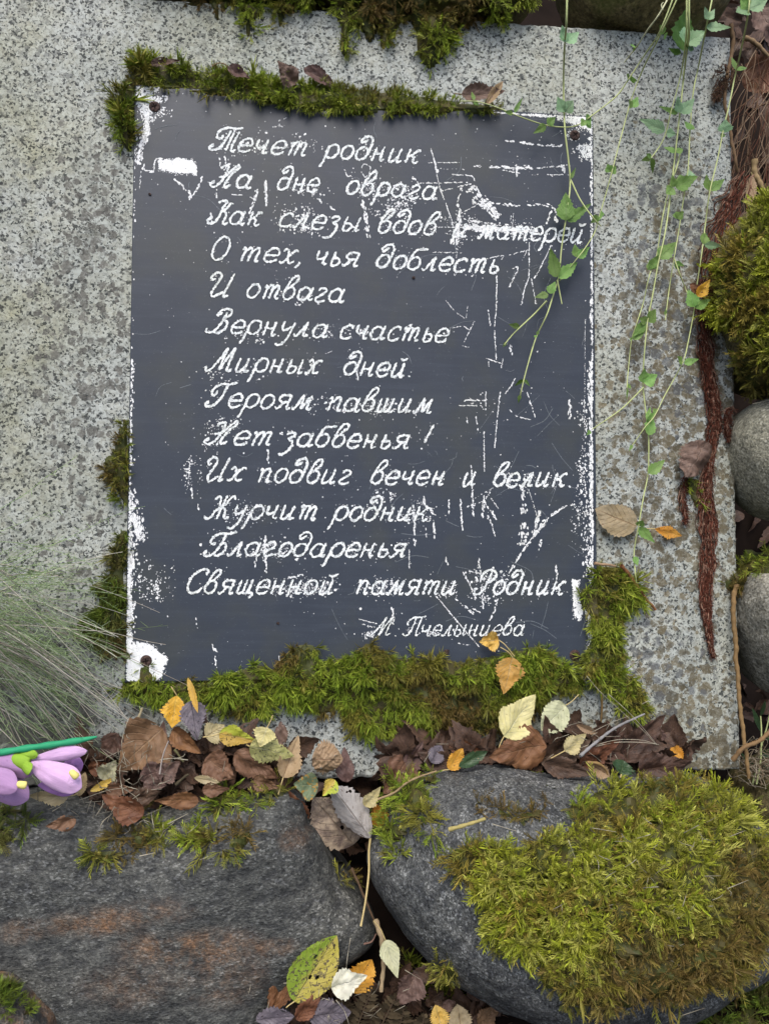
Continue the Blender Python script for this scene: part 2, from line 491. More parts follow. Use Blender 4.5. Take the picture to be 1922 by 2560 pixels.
# --- the granite slab
def build_slab():
    tl = P(-330, -52, 0); tr = P(1826, 92, 0); br = P(1850, 1925, 0); bl = P(-330, 1975, 0)
    def side(a, b, k, amp, seed):
        s = np.linspace(0, 1, k, endpoint=False)[:, None]
        q = a + (b - a) * s
        nrm = np.array([(b - a)[1], -(b - a)[0], 0]); nrm = nrm / np.linalg.norm(nrm)
        for i in range(k):
            q[i] += nrm * amp * fbm((i * 0.35 + seed, seed * 2.0, 0), 4) * math.sin(math.pi * i / k) ** 0.3
        return q
    chip = P(1842, 1440, 0)
    rim = np.vstack([side(tl, tr, 200, 0.0012, 1), side(tr, chip, 120, 0.0016, 2), side(chip, br, 50, 0.0018, 3), side(br, bl, 200, 0.0025, 4), side(bl, tl, 60, 0.001, 5)])
    c = rim.mean(0)
    k = len(rim)
    inward = (c - rim); inward /= np.linalg.norm(inward, axis=1)[:, None]
    rows = [rim + inward * 0.0025 * 1.0, rim + inward * 0.0008 - np.array([0, 0, 0.0009]), rim - np.array([0, 0, 0.0028]), rim - np.array([0, 0, 0.07])]
    v = np.vstack(rows)
    f = [tuple(range(k - 1, -1, -1))]
    for r_ in range(3):
        for j in range(k):
            j2 = (j + 1) % k
            f.append((r_ * k + j2, r_ * k + j, (r_ + 1) * k + j, (r_ + 1) * k + j2))
    f[0] = tuple(range(k))
    f = [tuple(reversed(x)) if i == 0 else x for i, x in enumerate(f)]
    f.append(tuple(3 * k + j for j in range(k)))
    s = mesh_obj('granite_slab', v, f, GRANITE, origin=(0, 0, 0), smooth=False)
    tag(s, 'large pale speckled granite slab that carries the dark plaque', 'stone slab')
    q = [tl, tr, br, bl]
    solid(q, [(0, 1, 2), (0, 2, 3)], 'slab')
build_slab()

# --- boulders
def boulder(name, label, outline, n0, hf, hb, mat, key, **kw):
    v, f = inflated(outline, n0, hf, hb, **kw)
    o = mesh_obj(name, v, f, mat)
    tag(o, label, 'boulder')
    solid(v, f, key)
    return o

boulder('boulder', 'broad dark flat boulder with rusty orange stains at the bottom left',
        DARK_OUT,
        0.018, 0.055, 0.13, ROCK_DARK, 'dark', p=3.0, amp=0.006, freq=10, seed=1, count=220)
boulder('boulder', 'round grey boulder half covered by a thick cushion of yellow green moss',
        [(960, 2060), (1010, 1965), (1120, 1925), (1260, 1915), (1420, 1940), (1600, 1945), (1740, 1950), (1850, 2000), (1905, 2110), (1950, 2250), (1925, 2330), (1815, 2405), (1650, 2474), (1420, 2492), (1255, 2484), (1110, 2422), (1006, 2322), (945, 2230), (925, 2140)],
        0.03, 0.105, 0.12, ROCK_GREY, 'grey', p=2.15, amp=0.005, freq=9, seed=4, count=220)
boulder('boulder', 'olive brown boulder above the top right of the slab',
        [(1440, -20), (1500, 48), (1600, 82), (1700, 84), (1775, 55), (1830, -30), (1840, -180), (1700, -300), (1500, -280), (1400, -140)],
        0.0, 0.06, 0.09, ROCK_OLIVE, 'olive', p=2.3, amp=0.004, freq=14, seed=6)
boulder('boulder', 'boulder at the right edge hidden under bushy yellow green moss',
        [(1815, 640), (1850, 560), (1930, 505), (2060, 500), (2180, 600), (2200, 760), (2120, 900), (1980, 985), (1880, 960), (1840, 880), (1815, 760)],
        0.015, 0.06, 0.10, ROCK_OLIVE, 'mossy', p=2.3, amp=0.005, freq=13, seed=8)
boulder('boulder', 'smooth round olive grey boulder at the right edge without moss',
        [(1840, 1120), (1860, 1040), (1930, 985), (2040, 975), (2160, 1030), (2200, 1130), (2150, 1260), (2040, 1310), (1940, 1290), (1870, 1220)],
        0.012, 0.06, 0.09, ROCK_ROUND, 'round', p=2.1, amp=0.003, freq=12, seed=9)
boulder('boulder', 'pale tan pointed boulder at the right edge beside the slab corner',
        [(1862, 1490), (1880, 1430), (1960, 1400), (2080, 1410), (2160, 1500), (2140, 1640), (2050, 1760), (1950, 1740), (1905, 1660), (1870, 1570)],
        0.005, 0.06, 0.09, ROCK_PALE, 'pale', p=2.2, amp=0.003, freq=14, seed=11)
boulder('boulder', 'stone above the slab with moss hanging from it',
        [(250, -60), (420, -20), (620, 2), (900, 18), (1150, 38), (1290, 20), (1340, -60), (1250, -220), (900, -300), (500, -290), (280, -200)],
        -0.005, 0.045, 0.10, ROCK_OLIVE, 'over', p=2.3, amp=0.004, freq=14, seed=13)
boulder('boulder', 'dark mossy stone at the bottom left corner of the picture',
        [(-160, 2480), (-20, 2455), (60, 2500), (130, 2570), (120, 2680), (-60, 2740), (-200, 2640)],
        0.085, 0.03, 0.08, ROCK_DARK, 'corner', p=2.4, amp=0.003, freq=14, seed=15)
boulder('boulder', 'shadowy boulder behind the leaves below the right corner of the slab',
        [(1880, 1960), (1960, 1900), (2100, 1900), (2200, 2060), (2180, 2300), (2050, 2420), (1960, 2360), (1900, 2200), (1870, 2080)],
        -0.02, 0.05, 0.09, ROCK_OLIVE, 'shade', p=2.3, amp=0.004, freq=14, seed=17)

# ------------------------------------------------------------------ plaque, lettering, worn paint
PF = 0.004
def plaque_mat():
    k = NT('black_laminate')
    nz = k.noise(k.obj, 26, 5, 0.6)
    c = k.mix(nz, (0.022, 0.028, 0.041), (0.036, 0.045, 0.060))
    mp = k.node('ShaderNodeMapping'); k.link(k.obj, mp.inputs[0]); mp.inputs['Scale'].default_value = (0.12, 2.2, 1)
    br = k.noise(mp.outputs[0], 110, 4, 0.7)
    c = k.mix(k.math('MULTIPLY', k.step(br, 0.45, 0.75), 0.16), c, (0.075, 0.088, 0.115))
    ol = k.math('MULTIPLY', k.step(k.noise(k.obj, 17, 4, 0.6), 0.45, 0.7), 0.4)
    c = k.mix(ol, c, (0.052, 0.055, 0.042))
    dust = k.step(k.noise(k.obj, 900, 2, 0.6), 0.66, 0.74)
    c = k.mix(k.math('MULTIPLY', dust, 0.25), c, (0.2, 0.21, 0.22))
    k.bump(k.noise(k.obj, 500, 3), 0.08, 0.0004)
    return k.base(c, k.math('ADD', 0.34, k.math('MULTIPLY', nz, 0.18)), 0.36)

def white_mat(name, a, b):
    k = NT(name)
    nz = k.noise(k.obj, 520, 3, 0.7)
    c = k.mix(k.step(nz, 0.3, 0.6), a, b)
    g = k.step(k.noise(k.obj, 20, 3), 0.5, 0.7)
    c = k.mix(k.math('MULTIPLY', g, 0.25), c, k.mix(1.0, c, (0.72, 0.72, 0.55), 'MULTIPLY'))
    if 'core' in name: c = k.mix(1.0, c, k.attr(), 'MULTIPLY')
    k.bump(nz, 0.3, 0.0004)
    return k.base(c, 0.7, 0.25)

PLAQUE = plaque_mat()
LETTER = white_mat('engraved_white', (0.34, 0.365, 0.365), (0.80, 0.83, 0.83))
WORN = white_mat('bare_white_core', (0.70, 0.72, 0.72), (0.84, 0.85, 0.85))
CORE = plain('white_core_edge', (0.62, 0.62, 0.60), 0.7, 0.2, 0.2)

plaque = empty('memorial_plaque', P(905, 980, 0))
tag(plaque, 'scratched dark plaque engraved with a white handwritten Russian verse', 'plaque')
def panel():
    c4 = [P(337, 211, PF), P(1482, 291, PF), P(1485, 1686, PF), P(303, 1706, PF)]
    c4 = [np.array([-W / 2, H / 2, PF]), np.array([W / 2, H / 2, PF]), np.array([W / 2, -H / 2, PF]), np.array([-W / 2, -H / 2, PF])]
    v, cen = [], np.zeros(3)
    for inset, dz in ((0.0005, 0.0), (0.0, -0.0004)):
        for c in c4:
            q = c.copy(); q[0] -= np.sign(c[0]) * inset; q[1] -= np.sign(c[1]) * inset; q[2] += dz
            v.append(q)
    f = [(3, 2, 1, 0)] + [(i, (i + 1) % 4, 4 + (i + 1) % 4, 4 + i) for i in range(4)]
    mesh_obj('panel', v, f, PLAQUE, plaque, smooth=False)
    w = []
    for dz in (-0.0004, -0.0045):
        for c in c4:
            q = c.copy(); q[2] += dz; w.append(q)
    mesh_obj('panel_edge', w, [(i, (i + 1) % 4, 4 + (i + 1) % 4, 4 + i) for i in range(4)], CORE, plaque, smooth=False)
    solid(c4, [(0, 1, 2), (0, 2, 3)], 'plaque')
panel()

# a pen font: strokes in units of the x height, upright (the slant is added when a word is set)
def EL(cx, cy, rx, ry, a0=100):
    a = np.radians(np.linspace(a0, a0 + 360, 15))
    return [(cx + rx * math.cos(t), cy + ry * math.sin(t)) for t in a]
FONT = {
 'о': (.9, [EL(.38, .5, .36, .5)]),
 'а': (1.08, [EL(.38, .48, .36, .48), [(.76, .98), (.72, .3), (.78, .04), (.9, .02), (1.0, .14)]]),
 'е': (.86, [[(.06, .48), (.4, .49), (.72, .52), (.72, .76), (.56, .97), (.35, 1.0), (.12, .8), (.03, .45), (.12, .12), (.35, 0), (.6, .05), (.76, .2)]]),
 'т': (1.28, [[(.05, .82), (.12, .97), (.2, .88), (.2, .4), (.19, 0)], [(.2, .6), (.35, .93), (.5, .97), (.57, .8), (.56, 0)], [(.57, .6), (.72, .93), (.87, .97), (.95, .8), (.92, .2), (1.0, .02), (1.14, .08)]]),
 'ч': (.98, [[(.1, 1), (.1, .6), (.2, .42), (.4, .42), (.62, .58)], [(.66, 1), (.62, .2), (.7, .02), (.86, .1)]]),
 'р': (.98, [EL(.50, .5, .37, .5), [(.15, .62), (.11, -.1), (.05, -.55), (-.02, -.72)]]),
 'д': (.98, [EL(.38, .47, .36, .47), [(.72, .35), (.78, 1.0), (.74, 1.5), (.5, 1.76), (.2, 1.68), (.04, 1.42), (.12, 1.26), (.3, 1.36), (.42, 1.5)]]),
 'н': (1.02, [[(.14, 1), (.15, 0)], [(.15, .5), (.65, .5)], [(.66, 1), (.63, .18), (.71, 0), (.88, .1)]]),
 'и': (1.04, [[(.12, 1), (.1, .2), (.2, .0), (.4, .06), (.64, .42)], [(.67, 1), (.64, .15), (.73, 0), (.92, .12)]]),
 'й': (1.04, [[(.12, 1), (.1, .2), (.2, .0), (.4, .06), (.64, .42)], [(.67, 1), (.64, .15), (.73, 0), (.92, .12)], [(.32, 1.36), (.44, 1.26), (.62, 1.28), (.76, 1.38)]]),
 'к': (.98, [[(.15, 1), (.15, 0)], [(.15, .45), (.35, .55), (.58, .88), (.74, .97), (.8, .85)], [(.34, .55), (.54, .42), (.58, .12), (.7, 0), (.88, .14)]]),
 'в': (.9, [EL(.37, .46, .34, .46), [(.06, .55), (.1, 1.0), (.22, 1.5), (.42, 1.74), (.6, 1.66), (.6, 1.38), (.42, 1.08), (.3, .94)]]),
 'г': (.84, [[(.1, .8), (.2, .97), (.42, 1), (.58, .84), (.5, .6), (.24, .4), (.08, .2), (.18, .02), (.45, 0), (.68, .12)]]),
 'с': (.84, [[(.66, .78), (.6, .95), (.38, 1), (.12, .8), (.03, .45), (.12, .12), (.35, 0), (.6, .06), (.74, .2)]]),
 'л': (.98, [[(-.02, .14), (.06, .0), (.2, .06), (.38, .5), (.58, 1)], [(.58, 1), (.58, .2), (.66, .0), (.84, .1)]]),
 'м': (1.22, [[(-.02, .14), (.06, .0), (.17, .06), (.3, .5), (.42, 1), (.5, .5), (.56, .06), (.7, .5), (.9, 1)], [(.9, 1), (.88, .2), (.96, 0), (1.12, .12)]]),
 'з': (.82, [[(.1, .84), (.25, 1), (.5, .95), (.56, .74), (.3, .52), (.54, .38), (.62, .05), (.5, -.4), (.25, -.62), (.02, -.55)]]),
 'ы': (1.22, [[(.14, 1), (.12, .25), (.2, .02), (.42, 0), (.6, .2), (.54, .44), (.35, .54), (.14, .48)], [(.88, 1), (.86, .15), (.95, 0), (1.1, .12)]]),
 'ь': (.8, [[(.14, 1), (.12, .25), (.2, .02), (.42, 0), (.6, .2), (.54, .44), (.35, .54), (.14, .48)]]),
 'я': (1.0, [[(.72, .98), (.3, 1), (.1, .85), (.1, .65), (.26, .5), (.68, .5)], [(.72, 1), (.68, .15), (.76, 0), (.9, .1)], [(.42, .5), (.25, .12), (.08, 0), (-.02, .12)]]),
 'х': (.94, [[(.05, .84), (.15, 1), (.3, .9), (.4, .5), (.5, .1), (.65, 0), (.82, .14)], [(.82, .88), (.7, 1), (.55, .86), (.4, .5), (.25, .12), (.12, 0), (.02, .12)]]),
 'б': (.92, [EL(.38, .45, .36, .46), [(.03, .5), (.06, 1.0), (.22, 1.45), (.5, 1.5), (.9, 1.55)]]),
 'п': (1.04, [[(.05, .84), (.12, .98), (.2, .88), (.19, 0)], [(.2, .6), (.4, .95), (.6, .98), (.68, .8), (.66, .2), (.74, 0), (.9, .12)]]),
 'у': (.9, [[(.1, 1), (.1, .55), (.2, .38), (.4, .4), (.64, .62)], [(.7, 1), (.62, .0), (.46, -.5), (.22, -.72), (0, -.6)]]),
 'ш': (1.26, [[(.1, 1), (.1, .2), (.2, .02), (.35, .06), (.5, .32)], [(.5, 1), (.5, .2), (.6, .02), (.75, .06), (.9, .32)], [(.9, 1), (.88, .15), (.98, 0), (1.12, .12)]]),
 'щ': (1.26, [[(.1, 1), (.1, .2), (.2, .02), (.35, .06), (.5, .32)], [(.5, 1), (.5, .2), (.6, .02), (.75, .06), (.9, .32)], [(.9, 1), (.88, .15), (.98, 0), (1.12, .04), (1.16, -.12), (1.08, -.34)]]),
 'ц': (1.04, [[(.12, 1), (.1, .2), (.2, .0), (.4, .06), (.64, .42)], [(.67, 1), (.64, .15), (.73, 0), (.9, .04), (.93, -.12), (.85, -.32)]]),
 ',': (.4, [[(.14, .06), (.2, -.02), (.16, -.18), (.04, -.32)]]),
 '.': (.5, [[(.2, .04), (.26, .02)]]),
 '!': (.6, [[(.34, 1.75), (.3, 1.1), (.26, .45)], [(.22, .04), (.26, .02)]]),
 'Т': (1.5, [[(1.36, 1.76), (.95, 1.68), (.5, 1.73), (.14, 1.5), (.03, 1.15), (.18, .88), (.38, .94), (.42, 1.14)], [(.72, 1.5), (.66, .9), (.5, .25), (.22, 0), (.0, .03), (-.12, .22), (-.05, .36)], [(.98, 1.5), (.94, .02)], [(1.25, 1.48), (1.2, .25), (1.3, 0), (1.46, .12)]]),
 'Н': (1.42, [[(.22, 1.34), (.34, 1.55), (.62, 1.55), (.62, 1.0), (.5, .32), (.25, 0), (.02, .03), (-.1, .2), (-.03, .34)], [(.3, .72), (.64, .82), (.92, 1.3), (1.16, 1.68), (1.3, 1.5), (1.02, 1.1), (.86, .6), (.82, .1), (.96, -.02), (1.16, .2)]]),
 'К': (1.34, [[(.2, 1.54), (.4, 1.68), (.74, 1.68), (.65, 1.2), (.54, .4), (.3, .02), (.06, .0), (-.08, .2), (-.02, .36)], [(1.22, 1.5), (1.05, 1.52), (.86, 1.1), (.62, .92)], [(.62, .92), (.9, .84), (1.0, .5), (.96, .1), (1.1, -.02), (1.27, .12)]]),
 'О': (1.2, [EL(.5, .88, .48, .88, 60)]),
 'И': (1.5, [[(.36, 1.26), (.22, 1.2), (.12, 1.45), (.3, 1.73), (.54, 1.64), (.6, 1.3), (.5, .4), (.56, .06), (.75, .0), (1.04, .36)], [(1.17, 1.73), (1.12, .2), (1.2, 0), (1.36, .12)]]),
 'В': (1.34, [[(.5, 1.48), (.3, 1.25), (.34, 1.58), (.68, 1.77), (1.0, 1.68), (1.06, 1.35), (.74, .98), (1.0, .82), (1.06, .36), (.76, .0), (.5, .04), (.42, .16)], [(.74, 1.55), (.66, .8), (.45, .2), (.15, .0), (-.08, .1), (-.08, .32)]]),
 'М': (1.74, [[(-.04, .32), (-.02, .08), (.18, .0), (.42, .28), (.68, 1.0), (.86, 1.7), (.84, .9), (.86, .1), (1.04, .85), (1.32, 1.73)], [(1.32, 1.73), (1.28, .25), (1.38, 0), (1.58, .16)]]),
 'Г': (1.2, [[(1.34, 1.78), (.92, 1.64), (.48, 1.66), (.14, 1.4), (.03, 1.05), (.2, .84), (.36, .94), (.36, 1.14)], [(.82, 1.64), (.72, .8), (.5, .2), (.22, .0), (-.03, .04), (-.1, .3)]]),
 'Ж': (1.56, [[(.84, 1.7), (.74, 0)], [(.2, 1.44), (.34, 1.68), (.54, 1.42), (.6, 1.0), (.76, .9), (.5, .6), (.3, .1), (.06, 0), (-.1, .2)], [(1.42, 1.42), (1.26, 1.68), (1.06, 1.42), (.96, 1.05), (.76, .9), (1.06, .6), (1.1, .15), (1.25, 0), (1.42, .16)]]),
 'Б': (1.34, [[(1.42, 1.78), (.92, 1.64), (.48, 1.66), (.14, 1.4), (.03, 1.08), (.2, .86), (.36, .96)], [(.82, 1.64), (.72, .8), (.5, .2), (.22, .0), (-.03, .04), (-.1, .3)], [(.7, .84), (1.0, .9), (1.16, .6), (1.06, .16), (.8, 0), (.56, .1)]]),
 'С': (1.14, [[(1.0, 1.36), (.92, 1.52), (1.04, 1.58), (.9, 1.74), (.6, 1.76), (.2, 1.42), (.03, .85), (.15, .25), (.45, 0), (.76, .1), (1.0, .42)]]),
 'Р': (1.24, [[(.78, 1.58), (.66, .7), (.46, .15), (.2, .0), (.0, .1), (-.02, .34), (.14, .42)], [(.25, 1.1), (.14, 1.4), (.4, 1.74), (.8, 1.77), (1.1, 1.55), (1.06, 1.1), (.76, .85), (.6, .95)]]),
 'П': (1.46, [[(1.5, 1.82), (.92, 1.7), (.46, 1.66), (.12, 1.4), (.05, 1.1), (.25, .95)], [(.7, 1.64), (.6, .6), (.4, .1), (.12, 0), (-.06, .2)], [(1.16, 1.64), (1.1, .2), (1.2, 0), (1.36, .12)]]),
}
# each word: text, left and right end of its ink and the height of its base line there (photograph pixels)
WORDS = [
 ('Течет', 520, 378, 768, 395), ('родник', 807, 397, 1053, 413),
 ('На', 523, 469, 632, 476), ('дне', 692, 478, 802, 485), ('оврага', 865, 488, 1095, 504),
 ('Как', 517, 561, 657, 569), ('слезы', 698, 570, 903, 583), ('вдов', 943, 585, 1102, 594), ('и', 1131, 596, 1168, 598), ('матерей', 1191, 599, 1466, 612),
 ('О', 528, 653, 578, 656), ('тех,', 600, 656, 752, 663), ('чья', 790, 665, 900, 671), ('доблесть', 939, 673, 1247, 688),
 ('И', 527, 743, 590, 747), ('отвага', 617, 748, 863, 760),
 ('Вернула', 512, 835, 823, 847), ('счастье', 850, 849, 1124, 860),
 ('Мирных', 512, 930, 808, 939), ('дней.', 858, 941, 1028, 947),
 ('Героям', 511, 1020, 784, 1028), ('павшим', 818, 1030, 1083, 1036),
 ('Нет', 509, 1113, 680, 1118), ('забвенья', 716, 1119, 1026, 1126), ('!', 1050, 1126, 1087, 1127),
 ('Их', 518, 1206, 618, 1208), ('подвиг', 643, 1209, 880, 1213), ('вечен', 926, 1214, 1114, 1217), ('и', 1155, 1218, 1191, 1218), ('велик.', 1231, 1219, 1426, 1221),
 ('Журчит', 509, 1300, 793, 1303), ('родник', 829, 1304, 1076, 1306),
 ('Благодаренья', 508, 1393, 1019, 1397),
 ('Священной', 468, 1487, 844, 1489), ('памяти', 888, 1489, 1139, 1490), ('Родник', 1182, 1490, 1415, 1490),
 ('М.', 916, 1592, 990, 1593), ('Пчелынцева', 1005, 1593, 1311, 1593),
]
SLANT = 0.34
LINES = Geo(); EDGE_SHADE = Geo()
STROKE_PX = []                                    # sampled ink, for the chipped flecks round it
_lay = [0]
def ribbon(path_px, wid, geo, n0=PF + 0.0002, jit=0.8):
    pp = smooth_path(path_px, 2.2)
    m = len(pp)
    tan = np.gradient(pp, axis=0); tan /= np.linalg.norm(tan, axis=1)[:, None] + 1e-9
    nrm = np.stack([-tan[:, 1], tan[:, 0]], 1)
    _lay[0] += 1
    lay = n0 + (_lay[0] % 400) * 4e-7
    wl = np.full(m, wid / 2) + rng.normal(0, jit, m); wr = np.full(m, wid / 2) + rng.normal(0, jit, m)
    wl[0] = wr[0] = wl[-1] = wr[-1] = wid * 0.28
    a = pp + nrm * wl[:, None]; b_ = pp - nrm * wr[:, None]
    px = np.vstack([pp[:1] - tan[:1] * wid * 0.32, a, b_, pp[-1:] + tan[-1:] * wid * 0.32])
    v = Pn(px, lay)
    v[:, 2] += rng.uniform(0, 2e-5, len(v))
    f = [[1 + i, 2 + i, m + 2 + i] for i in range(m - 1)] + [[1 + i, m + 2 + i, m + 1 + i] for i in range(m - 1)]
    f += [[0, 1, m + 1], [m, 2 * m + 1, 2 * m]]
    geo.add(v, np.array(f))
    STROKE_PX.append(pp[::3])

def set_word(text, x0, y0, x1, y1):
    small = text in ('М.', 'Пчелынцева')
    xh = 27.0 if small else 34.0
    wid = 3.5 if small else 5.7
    strokes, x = [], 0.0
    for ch in text:
        adv, st = FONT[ch]
        for s in st:
            strokes.append((ch, [(x + p_[0] + p_[1] * SLANT, p_[1]) for p_ in s]))
        x += adv + 0.06
    xs = [p_[0] for _, s in strokes for p_ in s if p_[1] > -0.2]
    a, b_ = min(xs), max(xs)
    sx = (x1 - x0 - wid) / (b_ - a)
    dy = (y1 - y0) / max(1, (x1 - x0))
    for ch, s in strokes:
        pts = []
        jx, jy = rng.normal(0, 0.6), rng.normal(0, 0.6)
        for (px, py) in s:
            X = x0 + wid / 2 + (px - a) * sx
            pts.append((X + jx + rng.normal(0, 0.35), y0 - 4 + dy * (X - x0) - py * xh + jy + rng.normal(0, 0.35)))
        ink_ = len(STROKE_PX)
        ribbon(pts, wid + 2.6, EDGE_SHADE, PF + 0.00004, .3)
        del STROKE_PX[ink_:]
        if ch in '.' or (ch == '!' and len(s) == 2):
            ribbon(pts, wid * 1.2, LINES)
        else:
            ribbon(pts, wid * float(rng.uniform(0.92, 1.08)), LINES)
        # the drops that end the capitals' tails
        if ch in 'ТНКГБМ' and len(s) >= 6 and min(q[1] for q in s) < 0.1 and s[0][1] > 1.2 and not small:
            e = pts[-1]
            ribbon([(e[0] + 2, e[1] + 2), (e[0] + 4, e[1] - 1)], 15, LINES)
for w_ in WORDS: set_word(*w_)
LINES.build('lettering', LETTER, plaque, smooth=False)
EDGE_SHADE.build('lettering_edge_shade', plain('painted_edge_shade', (0.018, 0.021, 0.026), .7, .2, .3), plaque, smooth=False)  # wider dark ribbons under the strokes: shade of an engraved edge, painted in

# chipped and scratched paint: ragged flecks where the white core shows
CH = Geo(); TONE = [.88, .13]
def flecks(xs, ys, sizes, asp=None, ang=None):
    m = len(xs)
    k = 6
    th = np.arange(k) * 2 * math.pi / k + rng.uniform(0, 6, m)[:, None]
    rad = np.asarray(sizes)[:, None] * rng.uniform(0.45, 1.15, (m, k))
    dx, dy = np.cos(th) * rad, np.sin(th) * rad
    if asp is not None:
        dx = dx * asp
        ca, sa = np.cos(ang)[:, None], np.sin(ang)[:, None]
        dx, dy = dx * ca - dy * sa, dx * sa + dy * ca
    px = np.asarray(xs)[:, None] + dx; py = np.asarray(ys)[:, None] + dy
    d = np.stack([(px - 961.0) / F, (py - 1280.0) / F, np.ones_like(px)], -1) @ B
    n = PF + 0.00008 + rng.uniform(0, 0.0001, m)
    t = (n[:, None] - CAM[2]) / d[..., 2]
    v = CAM + d * t[..., None]
    v[..., 2] = n[:, None]
    ok = (np.abs(v[..., 0]) < W / 2 - 0.0006).all(1) & (np.abs(v[..., 1]) < H / 2 - 0.0006).all(1)
    v = v[ok]; m = len(v)
    if not m: return
    o = (np.arange(m) * k)[:, None, None]
    f = (np.array([[0, 2, 1], [0, 3, 2], [0, 4, 3], [0, 5, 4]])[None] + o).reshape(-1, 3)
    tone = np.clip(rng.normal(TONE[0], TONE[1], m), .35, 1.0)
    CH.add(v.reshape(-1, 3), f, np.repeat(tone, k)[:, None] * np.ones(3))

def scratch(pts, w=4, dens=0.7, rag=1.0):
    if w < 14: w = w * 0.72
    if dens < .97: dens *= .88
    pp = smooth_path(pts, 1.6) if len(pts) > 2 else smooth_path(pts, 1.6)
    tan = np.gradient(pp, axis=0); ang = np.arctan2(tan[:, 1], tan[:, 0])
    s = np.cumsum(np.r_[0, np.linalg.norm(np.diff(pp, axis=0), axis=1)])
    gate = np.array([0.5 + 0.5 * math.sin(x * 0.21 + 3 * math.sin(x * 0.057 + len(CH.v)) + rng.normal(0, .7)) for x in s])
    k = rng.uniform(0, 1, len(pp)) < np.clip(dens * 0.75 + (gate - 0.5) * 0.6 * (1.1 - dens), 0.03, 1)
    for layer in range(max(1, int(w / 4))):
        q = pp[k]
        if not len(q): return
        off = rng.normal(0, w * 0.27 * rag, len(q)) if w > 4 else rng.normal(0, 0.5, len(q))
        a = ang[k]
        flecks(q[:, 0] - np.sin(a) * off, q[:, 1] + np.cos(a) * off, np.minimum(w / 2, 2.6) * rng.uniform(0.5, 1.15, len(q)), 1.9, a)

def cluster(cx, cy, rx, ry, m, size=1.4, ang=None, gauss=True):
    if gauss:
        x, y = rng.normal(cx, rx * 0.5, m), rng.normal(cy, ry * 0.5, m)
    else:
        x, y = rng.uniform(cx - rx, cx + rx, m), rng.uniform(cy - ry, cy + ry, m)
    fr = np.array([mnoise.noise(Vector((a * .07, b_ * .045, 1.7))) + .6 * mnoise.noise(Vector((a * .21, b_ * .16, 4.1))) for a, b_ in zip(x, y)])
    k = fr > rng.uniform(-.25, .35, m)
    x, y, m = x[k], y[k], int(k.sum())
    sz = size * rng.lognormal(0, 0.45, m)
    if ang is None: flecks(x, y, sz)
    else: flecks(x, y, sz, 2.6, np.full(m, R(ang)) + rng.normal(0, 0.15, m))

def patch(poly, size=3.0, dens=0.16):
    TONE[:] = [1.0, .05]
    patch_(poly, size, dens)
    TONE[:] = [.88, .13]
def patch_(poly, size, dens):
    poly = np.asarray(poly, float)
    a, b_ = poly.min(0), poly.max(0)
    m = int((b_[0] - a[0]) * (b_[1] - a[1]) * dens)
    x, y = rng.uniform(a[0], b_[0], m), rng.uniform(a[1], b_[1], m)
    k = inside(poly, x, y)
    flecks(x[k], y[k], size * rng.uniform(0.7, 1.3, k.sum()))
    d, _ = edge_dist(poly, x[~k], y[~k])
    kk = d < 9 * rng.uniform(0, 1, len(d)) ** 2
    flecks(x[~k][kk], y[~k][kk], rng.uniform(0.6, 1.8, kk.sum()))

